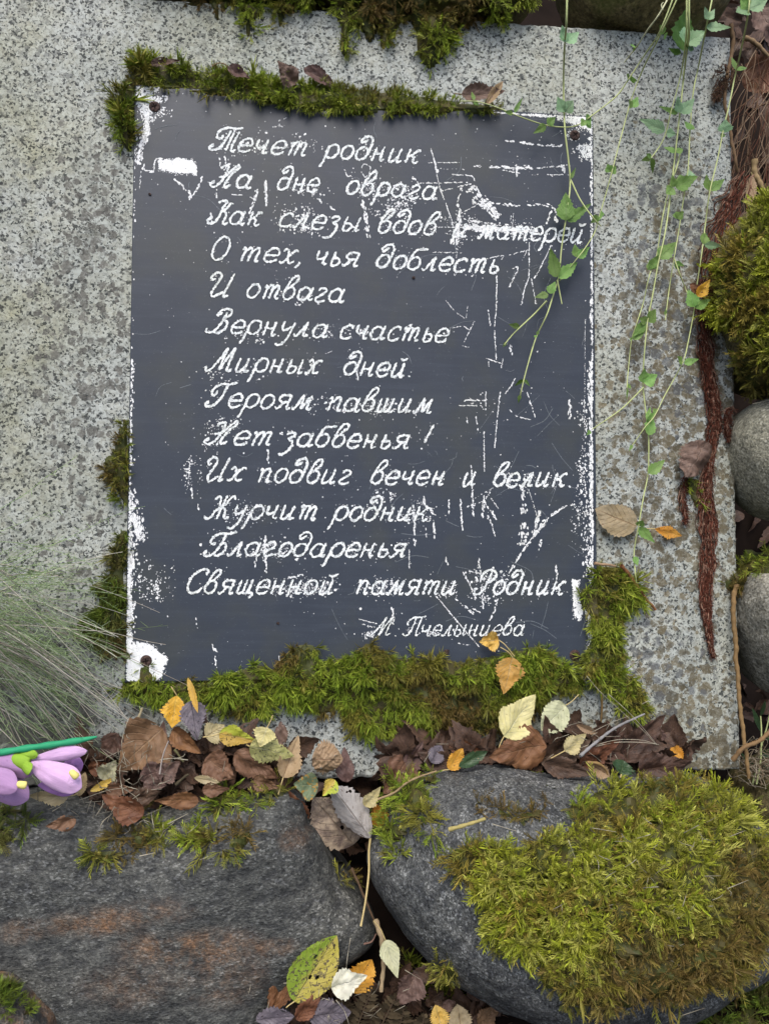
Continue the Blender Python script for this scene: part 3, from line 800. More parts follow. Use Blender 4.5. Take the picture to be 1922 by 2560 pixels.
for (p_, w_, d_) in [
 ([(1076, 372), (1085, 400), (1098, 465), (1130, 555), (1135, 605)], 5, .95), ([(1081, 385), (1092, 430)], 8, .6),
 ([(1262, 352), (1320, 359), (1405, 366)], 7, .6), ([(1182, 415), (1250, 419), (1330, 420), (1424, 414)], 6, .6), ([(1245, 419), (1330, 420)], 11, .9), ([(1291, 408), (1291, 438)], 7, .95),
 ([(1250, 424), (1300, 433)], 5, .7), ([(1404, 415), (1410, 433)], 8, .8), ([(1330, 437), (1420, 437)], 4, .5),
 ([(1070, 407), (1160, 406)], 4, .7), ([(1128, 426), (1130, 435), (1178, 440), (1186, 452)], 5, .8), ([(1100, 422), (1166, 424)], 4, .4),
 ([(1045, 458), (1167, 456)], 5, .6), ([(1102, 478), (1140, 468), (1175, 460)], 5, .9), ([(1175, 471), (1205, 500), (1243, 543)], 24, .7), ([(1190, 465), (1218, 527)], 5, .9), ([(1180, 505), (1222, 518)], 9, .8),
 ([(1153, 471), (1142, 514)], 6, .7), ([(1149, 534), (1189, 514)], 4, .8), ([(1218, 505), (1290, 513), (1377, 516), (1391, 555)], 9, .45), ([(1377, 530), (1365, 560)], 7, .6),
 ([(1160, 548), (1254, 563)], 6, .7), ([(1146, 514), (1149, 550), (1128, 608)], 13, .8), ([(1149, 520), (1142, 611)], 10, .8), ([(1283, 535), (1280, 570)], 3, .8), ([(1277, 540), (1276, 566)], 3, .7),
 ([(1164, 568), (1230, 571), (1340, 580)], 16, .6), ([(1090, 568), (1180, 568)], 4, .8), ([(1200, 570), (1300, 575)], 22, .35),
 ([(1081, 631), (1153, 631)], 4, .7), ([(1142, 618), (1139, 688)], 3, .6), ([(1322, 608), (1321, 690), (1312, 718), (1301, 768)], 5, .85), ([(1380, 608), (1348, 673), (1336, 695)], 5, .7),
 ([(1272, 638), (1323, 624)], 4, .8), ([(1200, 652), (1254, 639), (1254, 648)], 4, .9), ([(1305, 650), (1315, 630)], 3, .7), ([(1280, 672), (1294, 671), (1272, 720)], 5, .7), ([(1285, 690), (1270, 722)], 5, .6),
 ([(1241, 691), (1240, 768), (1236, 823), (1240, 898)], 5, .9), ([(1220, 776), (1225, 815)], 5, .8), ([(1115, 752), (1135, 776), (1160, 795)], 4, .75), ([(1170, 752), (1165, 795)], 2.5, .7),
 ([(1124, 821), (1150, 816)], 3, .9), ([(1158, 815), (1173, 825)], 4, .9), ([(1185, 804), (1160, 855)], 4, .7), ([(1155, 864), (1172, 869)], 4, .8), ([(1328, 696), (1339, 761)], 4, .8),
 ([(1216, 896), (1256, 910)], 5, .8), ([(1220, 898), (1222, 917)], 4, .8), ([(1257, 897), (1252, 920)], 4, .7), ([(1276, 865), (1277, 885)], 8, .8), ([(1290, 938), (1277, 965), (1261, 985)], 5, .85),
 ([(1250, 982), (1243, 1040), (1236, 1121)], 5, .9), ([(1144, 1014), (1202, 1014)], 4, .9), ([(1160, 1001), (1218, 1001)], 6, .7), ([(1214, 978), (1214, 1025)], 5, .8),
 ([(1312, 963), (1323, 1000), (1337, 1043)], 5, .8), ([(1273, 1023), (1290, 1040), (1330, 1050)], 5, .7), ([(1422, 1000), (1425, 1046)], 9, .9), ([(1462, 797), (1461, 950), (1460, 1095)], 2.5, .8),
 ([(1209, 1080), (1210, 1140), (1211, 1177)], 5, .97), ([(1189, 1040), (1194, 1074)], 5, .85), ([(1166, 1040), (1168, 1060)], 4, .8), ([(1178, 1165), (1180, 1230), (1182, 1289)], 6, .75),
 ([(1209, 1253), (1169, 1268)], 6, .7), ([(1209, 1240), (1207, 1293)], 7, .85), ([(1205, 1260), (1225, 1228)], 4, .6), ([(1209, 1253), (1239, 1297)], 9, .7), ([(1212, 1225), (1245, 1271)], 4, .6), ([(1220, 1290), (1239, 1343)], 6, .6), ([(1180, 1250), (1235, 1218)], 4, .5),
 ([(1122, 1248), (1122, 1286)], 6, .9), ([(1151, 1246), (1155, 1325)], 6, .95), ([(1306, 1213), (1308, 1250)], 10, .95), ([(1308, 1250), (1306, 1360)], 17, .4), ([(1321, 1224), (1343, 1293)], 3, .85),
 ([(1417, 1264), (1377, 1289), (1348, 1325), (1315, 1365), (1287, 1408), (1272, 1434)], 7, .85), ([(1245, 1492), (1236, 1525), (1225, 1550)], 6, .6), ([(1348, 1278), (1333, 1336)], 12, .7), ([(1340, 1330), (1365, 1300)], 12, .8),
 ([(1352, 1350), (1347, 1378)], 6, .8), ([(1034, 1264), (1035, 1320), (1037, 1365)], 6, .9), ([(1084, 1307), (1088, 1347)], 8, .9), ([(1064, 1320), (1066, 1352)], 5, .6), ([(1023, 1372), (1023, 1420)], 4, .97),
 ([(1059, 1240), (1062, 1260), (1088, 1289)], 7, .7), ([(1113, 1390), (1118, 1413)], 6, .9), ([(1196, 1394), (1201, 1440), (1207, 1520)], 6, .8), ([(1158, 1432), (1175, 1465), (1190, 1499)], 6, .85),
 ([(1086, 1485), (1133, 1542), (1165, 1580), (1196, 1615)], 5, .97), ([(1138, 1499), (1183, 1535)], 7, .3), ([(1181, 1521), (1201, 1532)], 4, .95), ([(1173, 1427), (1199, 1434)], 4, .8), ([(1389, 1416), (1391, 1445)], 7, .95),
 ([(898, 1548), (941, 1559)], 5, .8), ([(905, 1560), (940, 1570)], 4, .8), ([(981, 1521), (983, 1560)], 8, .9), ([(1145, 1608), (1175, 1613)], 4, .8),
 ([(368, 290), (367, 330), (352, 370), (345, 408)], 18, 1.0), ([(360, 412), (362, 424), (383, 428), (386, 410), (392, 397), (405, 396)], 6, 1), ([(438, 450), (458, 466), (476, 486), (476, 496)], 9, .95), ([(505, 440), (500, 460), (484, 486)], 8, .85),
 ([(353, 430), (350, 470)], 4, .5), ([(664, 452), (667, 514)], 7, .97), ([(577, 487), (617, 489), (639, 500)], 5, .7), ([(643, 474), (635, 507), (621, 539)], 10, .8), ([(541, 475), (543, 495)], 5, .8),
 ([(906, 503), (914, 540), (921, 593)], 12, .75), ([(549, 395), (552, 418)], 5, .9), ([(562, 391), (566, 420)], 6, .9), ([(571, 398), (573, 420)], 4, .8), ([(555, 420), (575, 412)], 8, .8), ([(790, 496), (815, 512), (835, 525)], 7, .6),
 ([(903, 422), (910, 410), (925, 418), (922, 435), (912, 442), (903, 430)], 4, .8), ([(862, 425), (868, 440), (876, 440)], 5, .9), ([(1030, 440), (1048, 460)], 8, .8), ([(695, 303), (715, 295)], 4, .4), ([(527, 535), (530, 555)], 7, .9),
 ([(530, 1612), (540, 1630)], 8, .8), ([(537, 1640), (542, 1668)], 6, .8), ([(490, 1545), (494, 1570)], 5, .7), ([(697, 1640), (700, 1660)], 4, .8), ([(893, 925), (894, 950)], 6, .9), ([(671, 1126), (669, 1158)], 6, .9), ([(640, 1390), (638, 1415)], 6, .9), ([(664, 1340), (663, 1370), (667, 1430)], 7, .8),
 ([(480, 1222), (482, 1245)], 8, .95), ([(495, 1257), (497, 1272)], 6, .8), ([(743, 1437), (757, 1436)], 3, .8), ([(712, 1447), (757, 1437)], 6, .8), ([(826, 1438), (846, 1436)], 5, .9), ([(1010, 820), (1030, 810)], 2.5, .7), ([(800, 890), (830, 878)], 3, .5)]:
    scratch(p_, w_, d_)
for a in [(740, 535, 65, 30, 330), (760, 572, 55, 14, 160), (975, 525, 50, 28, 330), (1010, 505, 60, 16, 200), (930, 480, 40, 25, 120), (1000, 470, 30, 12, 120), (775, 478, 40, 16, 130), (1115, 565, 40, 35, 150), (1290, 575, 60, 25, 260),
          (950, 1245, 25, 40, 160), (985, 1250, 14, 22, 130), (1045, 1283, 45, 32, 330), (1300, 1200, 40, 25, 200), (660, 1380, 30, 22, 160), (700, 1380, 50, 22, 160), (720, 1470, 60, 22, 240), (790, 1465, 50, 24, 200), (960, 1470, 35, 30, 240), (1120, 1475, 30, 22, 160),
          (1200, 1440, 30, 22, 160), (1210, 1490, 30, 22, 130), (1250, 1450, 50, 25, 130), (925, 1585, 26, 14, 150), (600, 1280, 60, 30, 200), (560, 1060, 50, 20, 180), (530, 1100, 24, 22, 120), (478, 1180, 24, 50, 260), (375, 1455, 35, 50, 330), (400, 1480, 20, 30, 120), (430, 1450, 12, 40, 60),
          (755, 360, 45, 25, 160), (640, 370, 40, 40, 80), (692, 314, 9, 8, 50), (744, 340, 6, 6, 25), (700, 1085, 60, 20, 60), (640, 925, 40, 30, 60), (820, 1010, 60, 25, 120), (760, 755, 30, 14, 90), (700, 720, 25, 30, 80), (850, 830, 80, 16, 120),
          (945, 1020, 45, 20, 200), (1180, 560, 40, 20, 160), (1140, 600, 16, 24, 60), (1190, 680, 60, 14, 90), (1190, 1010, 30, 20, 40), (620, 845, 70, 20, 90), (560, 940, 60, 25, 90), (1430, 330, 40, 22, 240), (1455, 380, 20, 20, 160), (380, 290, 40, 22, 160), (410, 275, 20, 15, 60),
          (1440, 1290, 22, 60, 160), (1450, 1180, 14, 60, 130), (1455, 1060, 14, 40, 60), (1160, 590, 30, 10, 60), (1010, 1565, 20, 16, 40), (1090, 1585, 30, 12, 110)]:
    cluster(*a)
patch([(341, 216), (398, 219), (400, 226), (380, 230), (384, 262), (378, 282), (366, 292), (352, 280), (342, 255), (336, 235)], 3, .10)
patch([(380, 240), (418, 240), (420, 250), (395, 257), (380, 262)], 2.2, .12)
patch([(396, 398), (430, 402), (446, 395), (480, 402), (492, 418), (490, 440), (484, 430), (445, 432), (420, 425), (400, 422)], 3.2, .25)
patch([(306, 1606), (330, 1604), (366, 1610), (388, 1620), (396, 1632), (420, 1648), (410, 1668), (402, 1690), (386, 1704), (306, 1704)], 3.4, .2)
patch([(306, 1410), (322, 1415), (326, 1490), (334, 1530), (322, 1560), (330, 1600), (306, 1606)], 3, .2)
patch([(1430, 1448), (1442, 1452), (1446, 1500), (1456, 1530), (1446, 1552), (1436, 1540)], 3, .2)
patch([(1420, 1676), (1450, 1672), (1458, 1660), (1480, 1662), (1478, 1684), (1425, 1686)], 3, .2)
patch([(1462, 1520), (1482, 1515), (1482, 1650), (1470, 1640), (1474, 1580)], 2.6, .2)
patch([(1400, 284), (1480, 292), (1480, 330), (1455, 318), (1420, 305), (1390, 296)], 3, .16)
patch([(1320, 280), (1400, 286), (1380, 294), (1330, 288)], 2.4, .16)
patch([(1440, 365), (1478, 360), (1478, 400), (1462, 398)], 2.4, .12)
# edges worn to the core
for (xa, ya, xb, yb, sp, m, sz) in [(333, 300, 321, 900, 3.5, 800, 1.9), (321, 900, 312, 1400, 6, 1100, 2.0), (311, 1230, 310, 1420, 15, 700, 1.7), (313, 1380, 306, 1620, 10, 900, 2.2), (1480, 310, 1481, 900, 2.6, 360, 1.6), (1480, 900, 1482, 1560, 4.5, 650, 1.8), (1466, 1000, 1470, 1450, 9, 170, 1.5), (330, 1290, 345, 1350, 10, 260, 1.6), (345, 214, 1480, 293, 2.5, 420, 1.7), (400, 1704, 1460, 1686, 2.5, 200, 1.6), (1180, 276, 1380, 292, 4, 160, 1.8)]:
    s = rng.uniform(0, 1, m)
    flecks(xa + (xb - xa) * s - np.sign(xa - 900) * np.abs(rng.normal(0, sp, m)), ya + (yb - ya) * s, sz * rng.lognormal(0, .4, m), 1.8, np.full(m, R(88 if abs(xb - xa) < 100 else 4)))
# flecks round the letters and a thin scatter everywhere
ink = np.vstack(STROKE_PX)
for m, sp, sz in ((2600, 5, 1.0), (2000, 12, 1.0)):
    i = rng.integers(0, len(ink), m)
    q = ink[i] + rng.normal(0, sp, (m, 2))
    w_ = np.array([mnoise.noise(Vector((a * .006, b_ * .006, 3.3))) for a, b_ in q])
    k_ = w_ > rng.uniform(-.35, .45, m)
    flecks(q[k_, 0], q[k_, 1], sz * rng.lognormal(0, .45, k_.sum()))
m = 1500
x, y = rng.uniform(320, 1480, m), rng.uniform(225, 1690, m)
w_ = np.array([mnoise.noise(Vector((a * .004, b_ * .004, 7.3))) + (a - 900) / 2600 for a, b_ in zip(x, y)])
k_ = w_ > rng.uniform(-.3, .6, m)
flecks(x[k_], y[k_], 0.95 * rng.lognormal(0, .5, k_.sum()))
for i in range(90):
    x, y, a, l = rng.uniform(380, 1440), rng.uniform(280, 1640), rng.uniform(0, 6.28), rng.uniform(12, 90)
    if rng.random() < .6: x = rng.uniform(1000, 1460)
    b_ = rng.normal(0, .25)
    ribbon([(x, y), (x + math.cos(a) * l * .5, y + math.sin(a) * l * .5), (x + math.cos(a + b_) * l, y + math.sin(a + b_) * l)], rng.uniform(.7, 1.5), CH, PF + .00006, .25)
    CH.c[-1] = np.broadcast_to(np.array((.18, .2, .22)), CH.c[-1].shape)
CH.build('scratched_patches', WORN, plaque, smooth=False)

# --- screws
RUST = rock_mat('rusty_steel', (0.055, 0.03, 0.024), (0.17, 0.095, 0.075), (0.26, 0.17, 0.14), scale=2.0, wet=0.55)
RECESS = plain('recess', (0.012, 0.008, 0.007), 0.9, 0.1)
def screw(px, py, label, rot, r=13.5):
    c = P(px, py, PF); s = PXM(px, py) * r
    prof = [(1.04, 0.0), (1.0, .00045), (.9, .0009), (.6, .00125), (0.0, .0014)]
    k = 36; v = []
    for (a, z) in prof[:-1]:
        for j in range(k):
            t = 2 * math.pi * j / k
            v.append(c + [math.cos(t) * a * s, math.sin(t) * a * s, z])
    v.append(c + [0, 0, prof[-1][1]])
    f = []
    for i in range(3):
        for j in range(k):
            f.append((i * k + j, i * k + (j + 1) % k, (i + 1) * k + (j + 1) % k, (i + 1) * k + j))
    for j in range(k): f.append((3 * k + j, 3 * k + (j + 1) % k, 4 * k))
    o = mesh_obj('screw', v, f, RUST, origin=c)
    tag(o, label, 'screw', 'screws that hold the plaque')
    g = Geo()
    for t in (rot, rot + 90):
        a = np.array([math.cos(R(t)), math.sin(R(t)), 0]); b_ = np.array([-a[1], a[0], 0])
        q = []
        for z in (0.0004, 0.00155 + (t > rot) * 0.00003):
            for (i, j) in ((-1, -1), (1, -1), (1, 1), (-1, 1)):
                q.append(c + a * i * s * 0.5 * (1 - .25 * (abs(j) - 1)) + b_ * j * s * 0.11 + [0, 0, z])
        g.add(q, np.array([[4, 5, 6, 7], [0, 1, 5, 4], [1, 2, 6, 5], [2, 3, 7, 6], [3, 0, 4, 7]]))
    g.build('cross_recess', RECESS, o, smooth=False)
screw(387, 267, 'rusty cross-head screw in the scraped top left corner of the plaque', 20)
screw(1436, 338, 'rusty cross-head screw in the top right corner of the plaque', 40)
screw(366, 1652, 'rusty screw with moss against it in the white bottom left corner of the plaque', 10)
screw(1436, 1638, 'rusty screw half lost in moss at the bottom right corner of the plaque', 30)

# ------------------------------------------------------------------ moss
def blade_tpl(L, w, bend, segs=3, flat=False):
    "a narrow curved leaflet along +z, three sided so it has body"
    s = np.linspace(0, 1, segs + 1)
    prof = np.array([math.sin(math.pi * (0.18 + 0.82 * x)) ** 0.8 if x < 1 else 0.02 for x in s]) * w
    cx = bend * s ** 2 * L
    v, f = [], []
    for i in range(segs + 1):
        for t in (0, 2.094, 4.189):
            v.append((cx[i] + math.cos(t) * prof[i] * 0.6, math.sin(t) * prof[i], s[i] * L))
    for i in range(segs):
        for j in range(3):
            a, b_ = i * 3 + j, i * 3 + (j + 1) % 3
            f += [(a, b_, b_ + 3), (a, b_ + 3, a + 3)]
    return np.array(v), np.array(f), np.repeat(s, 3)

def rotz(v, a): c, s = math.cos(a), math.sin(a); return v @ np.array([[c, s, 0], [-s, c, 0], [0, 0, 1]])
def roty(v, a): c, s = math.cos(a), math.sin(a); return v @ np.array([[c, 0, -s], [0, 1, 0], [s, 0, c]])

def feather_tpl(seed):
    "one shoot of a branching feather moss, length 1"
    rr = np.random.default_rng(seed)
    vs, fs, hs, n = [], [], [], 0
    def add(v, f, h):
        nonlocal n
        vs.append(v); fs.append(f + n); hs.append(h); n += len(v)
    v, f, h = blade_tpl(1.0, 0.034, 0.12)
    add(v, f, h)
    for i in range(11):
        z = 0.18 + i * 0.07
        l = (0.44 - 0.022 * i) * rr.uniform(0.75, 1.15)
        v, f, h = blade_tpl(l, 0.031, -0.25, 2)
        v = roty(v, R(rr.uniform(38, 58)))
        v = rotz(v, (0 if i % 2 else math.pi) + rr.normal(0, 0.45))
        v = v + [0.12 * z * z, 0, z]
        add(v, f, np.clip(z + h * 0.5, 0, 1))
    return np.vstack(vs), np.vstack(fs), np.concatenate(hs)

def star_tpl(seed, k=11, spread=42):
    "an upright tuft of needle leaves, length 1"
    rr = np.random.default_rng(seed)
    vs, fs, hs, n = [], [], [], 0
    for i in range(k):
        z0 = rr.uniform(0, 0.45)
        l = rr.uniform(0.5, 0.75) if i else 1.0 - z0
        v, f, h = blade_tpl(l, 0.034, rr.uniform(-.1, .35), 2)
        v = rotz(roty(v, R(rr.uniform(4, spread))), rr.uniform(0, 6.28)) + [0, 0, z0]
        vs.append(v); fs.append(f + n); hs.append(np.clip(z0 + h * l, 0, 1)); n += len(v)
    return np.vstack(vs), np.vstack(fs), np.concatenate(hs)

def hang_tpl(seed):
    rr = np.random.default_rng(seed)
    vs, fs, hs, n = [], [], [], 0
    for i in range(5):
        v, f, h = blade_tpl(rr.uniform(.7, 1.0), 0.03, rr.uniform(-.3, .3), 3)
        v = rotz(roty(v, R(rr.uniform(2, 16))), rr.uniform(0, 6.28))
        vs.append(v); fs.append(f + n); hs.append(h); n += len(v)
    return np.vstack(vs), np.vstack(fs), np.concatenate(hs)

TPL = {'feather': [feather_tpl(i) for i in range(5)], 'star': [star_tpl(20 + i) for i in range(5)], 'hang': [hang_tpl(40 + i) for i in range(4)]}
PAL = {'bright': [(0.33, 0.44, 0.035), (0.45, 0.52, 0.07), (0.24, 0.34, 0.02), (0.32, 0.30, 0.05)],
       'yellow': [(0.40, 0.44, 0.035), (0.52, 0.53, 0.10), (0.32, 0.38, 0.025), (0.36, 0.29, 0.05)],
       'green': [(0.27, 0.39, 0.03), (0.40, 0.50, 0.05), (0.19, 0.29, 0.02), (0.31, 0.30, 0.045)],
       'deep': [(0.13, 0.22, 0.022), (0.19, 0.28, 0.03), (0.09, 0.15, 0.018), (0.19, 0.21, 0.05)],
       'olive': [(0.28, 0.29, 0.035), (0.37, 0.37, 0.06), (0.20, 0.21, 0.025), (0.27, 0.20, 0.04)]}
BROWN = np.array([(0.17, 0.105, 0.03), (0.25, 0.16, 0.05), (0.11, 0.068, 0.022)])

def shoots(geo, pos, dirs, length, kind, pal, brownness, rr):
    m = len(pos)
    dirs = dirs / (np.linalg.norm(dirs, axis=1)[:, None] + 1e-9)
    which = rr.integers(0, len(TPL[kind]), m)
    pal = np.array(PAL[pal])
    for w in range(len(TPL[kind])):
        k = which == w
        if not k.any(): continue
        V, Fc, Hh = TPL[kind][w]
        z = dirs[k]; q = rr.normal(size=z.shape)
        x = np.cross(z, q); x /= np.linalg.norm(x, axis=1)[:, None] + 1e-9
        y = np.cross(z, x)
        Lk = length[k][:, None, None]
        P3 = pos[k][:, None] + Lk * (V[None, :, :1] * x[:, None] + V[None, :, 1:2] * y[:, None] + V[None, :, 2:] * z[:, None])
        kk = len(z)
        lo = np.array([mnoise.noise(Vector(q_ * 45)) for q_ in pos[k]])
        c0 = pal[np.clip(((lo * 1.1 + .45) * len(pal) + rr.normal(0, .6, kk)).astype(int), 0, len(pal) - 1)] * rr.uniform(0.7, 1.25, (kk, 1))
        br = BROWN[rr.integers(0, 3, kk)]
        b_ = brownness[k][:, None]
        c0 = c0 * (1 - b_) + br * b_
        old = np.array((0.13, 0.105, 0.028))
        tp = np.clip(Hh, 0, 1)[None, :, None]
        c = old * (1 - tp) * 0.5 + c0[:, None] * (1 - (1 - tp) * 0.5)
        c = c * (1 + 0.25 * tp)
        f = (Fc[None] + (np.arange(kk) * len(V))[:, None, None]).reshape(-1, 3)
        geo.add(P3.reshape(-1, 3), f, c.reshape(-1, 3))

def moss(label, poly, kind='feather', pal='bright', L=0.012, gap=9.0, thick=0.006, soft=26.0, brown=0.15, only=None, out=0.8, droop=0.0, seed=0, mat_gap=9, group=None, twigs=0, cat='moss', brown_at=None, lift=0.0, flat=0.28, name='moss_patch'):
    rr = np.random.default_rng(100 + seed)
    poly = closed_path(poly, max(60, len(poly) * 6))
    a, b_ = poly.min(0), poly.max(0)
    g = Geo()
    # the felted mat underneath
    gx = np.arange(a[0] - mat_gap, b_[0] + 2 * mat_gap, mat_gap); gy = np.arange(a[1] - mat_gap, b_[1] + 2 * mat_gap, mat_gap)
    X, Y = np.meshgrid(gx, gy)
    ins = inside(poly, X.ravel(), Y.ravel())
    ed, _ = edge_dist(poly, X.ravel(), Y.ravel())
    sd_ = np.where(ins, ed, -ed)
    idx = -np.ones(X.size, int); vs = []
    for i in range(X.size):
        if sd_[i] < -mat_gap * 0.9: continue
        if thick <= .006 and only and not (only & {'slab', 'mossy'}) and mnoise.noise(Vector((X.ravel()[i] * .028, Y.ravel()[i] * .028, seed + .5))) < -.02: continue
        h = hit(X.ravel()[i], Y.ravel()[i], only)
        if h is None: continue
        t = thick * (max(0.0, min(1, sd_[i] / soft)) ** 0.6) * (0.75 + 0.9 * mnoise.noise(Vector((X.ravel()[i] * .028, Y.ravel()[i] * .028, seed + .5)))) - (0.0015 if sd_[i] < 0 else 0)
        idx[i] = len(vs); vs.append(h[0] + h[1] * t)
    if len(vs) < 4: return None
    vs = np.array(vs)
    I = idx.reshape(X.shape); fs = []
    for r_ in range(I.shape[0] - 1):
        for c_ in range(I.shape[1] - 1):
            q = (I[r_, c_], I[r_ + 1, c_], I[r_ + 1, c_ + 1], I[r_, c_ + 1])
            if min(q) >= 0:
                pq = vs[list(q)]
                if np.ptp(pq[:, 2]) < 0.03: fs.append(q)
    if fs:
        cc = np.array([(0.09, 0.078, 0.022) if mnoise.noise(Vector(v * 90)) > 0 else (0.07, 0.082, 0.018) for v in vs])
        g.add(vs, np.array(fs), cc)
    # shoots
    m = int((b_[0] - a[0]) * (b_[1] - a[1]) / gap ** 2)
    rays = 6 if kind == 'feather' else 1
    m = m // rays + 1
    x, y = rr.uniform(a[0], b_[0], m), rr.uniform(a[1], b_[1], m)
    lum = np.array([mnoise.noise(Vector((p_ * .028, q_ * .028, seed + .5))) for p_, q_ in zip(x, y)])
    k = inside(poly, x, y) & ((lum > -.16) | (rr.random(m) < .28)); x, y = x[k], y[k]
    az = rr.uniform(0, 6.28, len(x)); puff = rr.normal(0, 1, len(x))
    if rays > 1:                                   # feather moss grows in little stars
        x, y, az, puff = [np.repeat(q_, rays) for q_ in (x, y, az, puff)]
        az = az + np.tile(np.arange(rays) * 2 * math.pi / rays, len(x) // rays) + rr.normal(0, .35, len(x))
        x = x + np.cos(az) * 5; y = y - np.sin(az) * 5
    ed, ov = edge_dist(poly, x, y)
    pos, nrm, keep = [], [], []
    for i in range(len(x)):
        h = hit(x[i], y[i], only)
        if h is None: continue
        pos.append(h[0] + h[1] * (thick * min(1, ed[i] / soft) ** 0.6 * (0.75 + 0.9 * mnoise.noise(Vector((x[i] * .028, y[i] * .028, seed + .5)))) * (1 + .12 * puff[i]) + lift)); nrm.append(h[1]); keep.append(i)
    if not pos: return None
    pos, nrm = np.array(pos), np.array(nrm); ed, ov, x, y, az = ed[keep], ov[keep], x[keep], y[keep], az[keep]
    lean = np.clip(1 - ed / (soft * 1.6), 0, 1)[:, None]
    o3 = np.stack([ov[:, 0], -ov[:, 1], np.zeros(len(ov))], 1)
    d = nrm * ((0.55 if kind == 'star' else flat) + 0.25 * rr.random((len(pos), 1))) + o3 * lean * out + np.array([0, -1, 0]) * droop * 1.0 + rr.normal(0, 0.42 if kind == 'star' else 0.25, (len(pos), 3))
    if rays > 1: d = d - rr.normal(0, 0.3, d.shape) + np.stack([np.cos(az), np.sin(az), 0 * az], 1) * 0.75
    d[:, 2] = np.where(d[:, 2] < 0.05, np.abs(d[:, 2]) * 0.5 + 0.05, d[:, 2])
    br = np.array([mnoise.noise(Vector((q[0] * 28, q[1] * 28, seed * 1.3))) for q in pos])
    bb = np.clip((br - (0.55 - brown * 1.6)) * 2.5, 0, 1)
    if brown_at is not None:
        for (cx, cy, rx, ry, s_) in brown_at:
            e = np.clip(1.25 - np.sqrt(((x - cx) / rx) ** 2 + ((y - cy) / ry) ** 2), 0, 1)
            bb = np.maximum(bb, np.clip(e * 1.6, 0, 1) * s_)
    bb = np.clip(bb + rr.normal(0, 0.12, len(bb)), 0, 0.95)
    ln = L * rr.lognormal(0, 0.30, len(pos)) * (1 - 0.25 * bb) * np.array([0.92 + 0.55 * mnoise.noise(Vector((q[0] * 60, q[1] * 60, seed + 9.0))) for q in pos])
    shoots(g, pos, d, ln, kind, pal, bb, rr)
    # a few long wisps at the rim
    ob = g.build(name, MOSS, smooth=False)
    tag(ob, label, cat, group)
    return ob

S = {'slab', 'plaque'}
moss('thick strip of green moss growing over the top edge of the plaque',
     [(330, 235), (322, 200), (340, 165), (344, 128), (372, 152), (400, 165), (445, 160), (480, 175), (560, 180), (600, 195), (660, 195), (720, 210), (780, 210), (860, 218), (960, 230), (1060, 243), (1150, 256), (1200, 262), (1255, 270), (1250, 280), (1190, 286), (1150, 280), (1090, 286), (1060, 278), (1000, 290), (960, 280), (900, 290), (860, 276), (800, 282), (740, 270), (690, 262), (620, 250), (590, 254), (560, 240), (500, 236), (470, 228), (420, 222), (370, 216), (340, 216)],
     'star', 'bright', 0.0070, 5.2, 0.005, 18, 0.28, S, seed=1)
moss('narrow cushion of green moss down the upper left edge of the plaque',
     [(326, 212), (336, 225), (334, 300), (329, 370), (318, 378), (303, 345), (293, 310), (287, 268), (300, 235)], 'star', 'green', 0.0085, 6.0, 0.006, 16, 0.2, S, seed=2)
moss('wispy green moss at the middle of the left edge of the plaque',
     [(318, 1052), (317, 1255), (300, 1240), (286, 1205), (262, 1190), (262, 1150), (285, 1128), (300, 1080)], 'star', 'green', 0.0085, 6.6, 0.005, 16, 0.35, S, seed=3)
moss('uneven moss patch left of the bottom left corner of the plaque',
     [(317, 1325), (314, 1400), (310, 1500), (306, 1560), (318, 1620), (332, 1640), (325, 1652), (300, 1645), (260, 1625), (220, 1600), (190, 1570), (205, 1545), (250, 1538), (240, 1480), (230, 1462), (268, 1440), (278, 1400), (286, 1370), (298, 1335)], 'star', 'deep', 0.0075, 6.0, 0.005, 18, 0.4, S, seed=4)
moss('wide shaggy band of moss covering the bottom edge of the plaque',
     [(303, 1712), (345, 1706), (352, 1668), (372, 1655), (385, 1694), (420, 1708), (470, 1694), (500, 1704), (545, 1694), (570, 1684), (600, 1676), (645, 1662), (690, 1676), (705, 1645), (745, 1615), (785, 1615), (800, 1648), (850, 1648), (900, 1628), (920, 1606), (960, 1628), (1000, 1648), (1040, 1643), (1080, 1640), (1130, 1650), (1170, 1658), (1250, 1633), (1290, 1628), (1350, 1618), (1390, 1648), (1420, 1663), (1440, 1690), (1462, 1702), (1455, 1718), (1400, 1728), (1370, 1742), (1355, 1790), (1330, 1782), (1240, 1820), (1200, 1840), (1130, 1810), (1090, 1840), (1060, 1848), (1030, 1812), (1000, 1825), (960, 1848), (930, 1822), (915, 1838), (880, 1812), (850, 1775), (800, 1790), (780, 1765), (730, 1745), (680, 1756), (640, 1790), (600, 1785), (570, 1770), (530, 1754), (500, 1740), (440, 1740), (370, 1750), (330, 1736), (302, 1720)],
     'star', 'green', 0.0088, 5.4, 0.008, 40, 0.36, S, droop=0.5, out=.5, seed=5)
moss('bright green moss clump climbing the bottom right edge of the plaque',
     [(1490, 1420), (1555, 1418), (1585, 1445), (1602, 1490), (1598, 1516), (1562, 1528), (1548, 1560), (1556, 1630), (1546, 1690), (1578, 1690), (1604, 1720), (1606, 1768), (1560, 1778), (1532, 1748), (1502, 1715), (1468, 1688), (1446, 1660), (1458, 1635), (1482, 1590), (1474, 1545), (1446, 1502), (1454, 1474), (1482, 1452)],
     'star', 'bright', 0.0088, 5.4, 0.007, 28, 0.12, S, droop=0.35, out=.55, seed=6)
TOP = {'slab', 'over', 'ground', 'olive'}
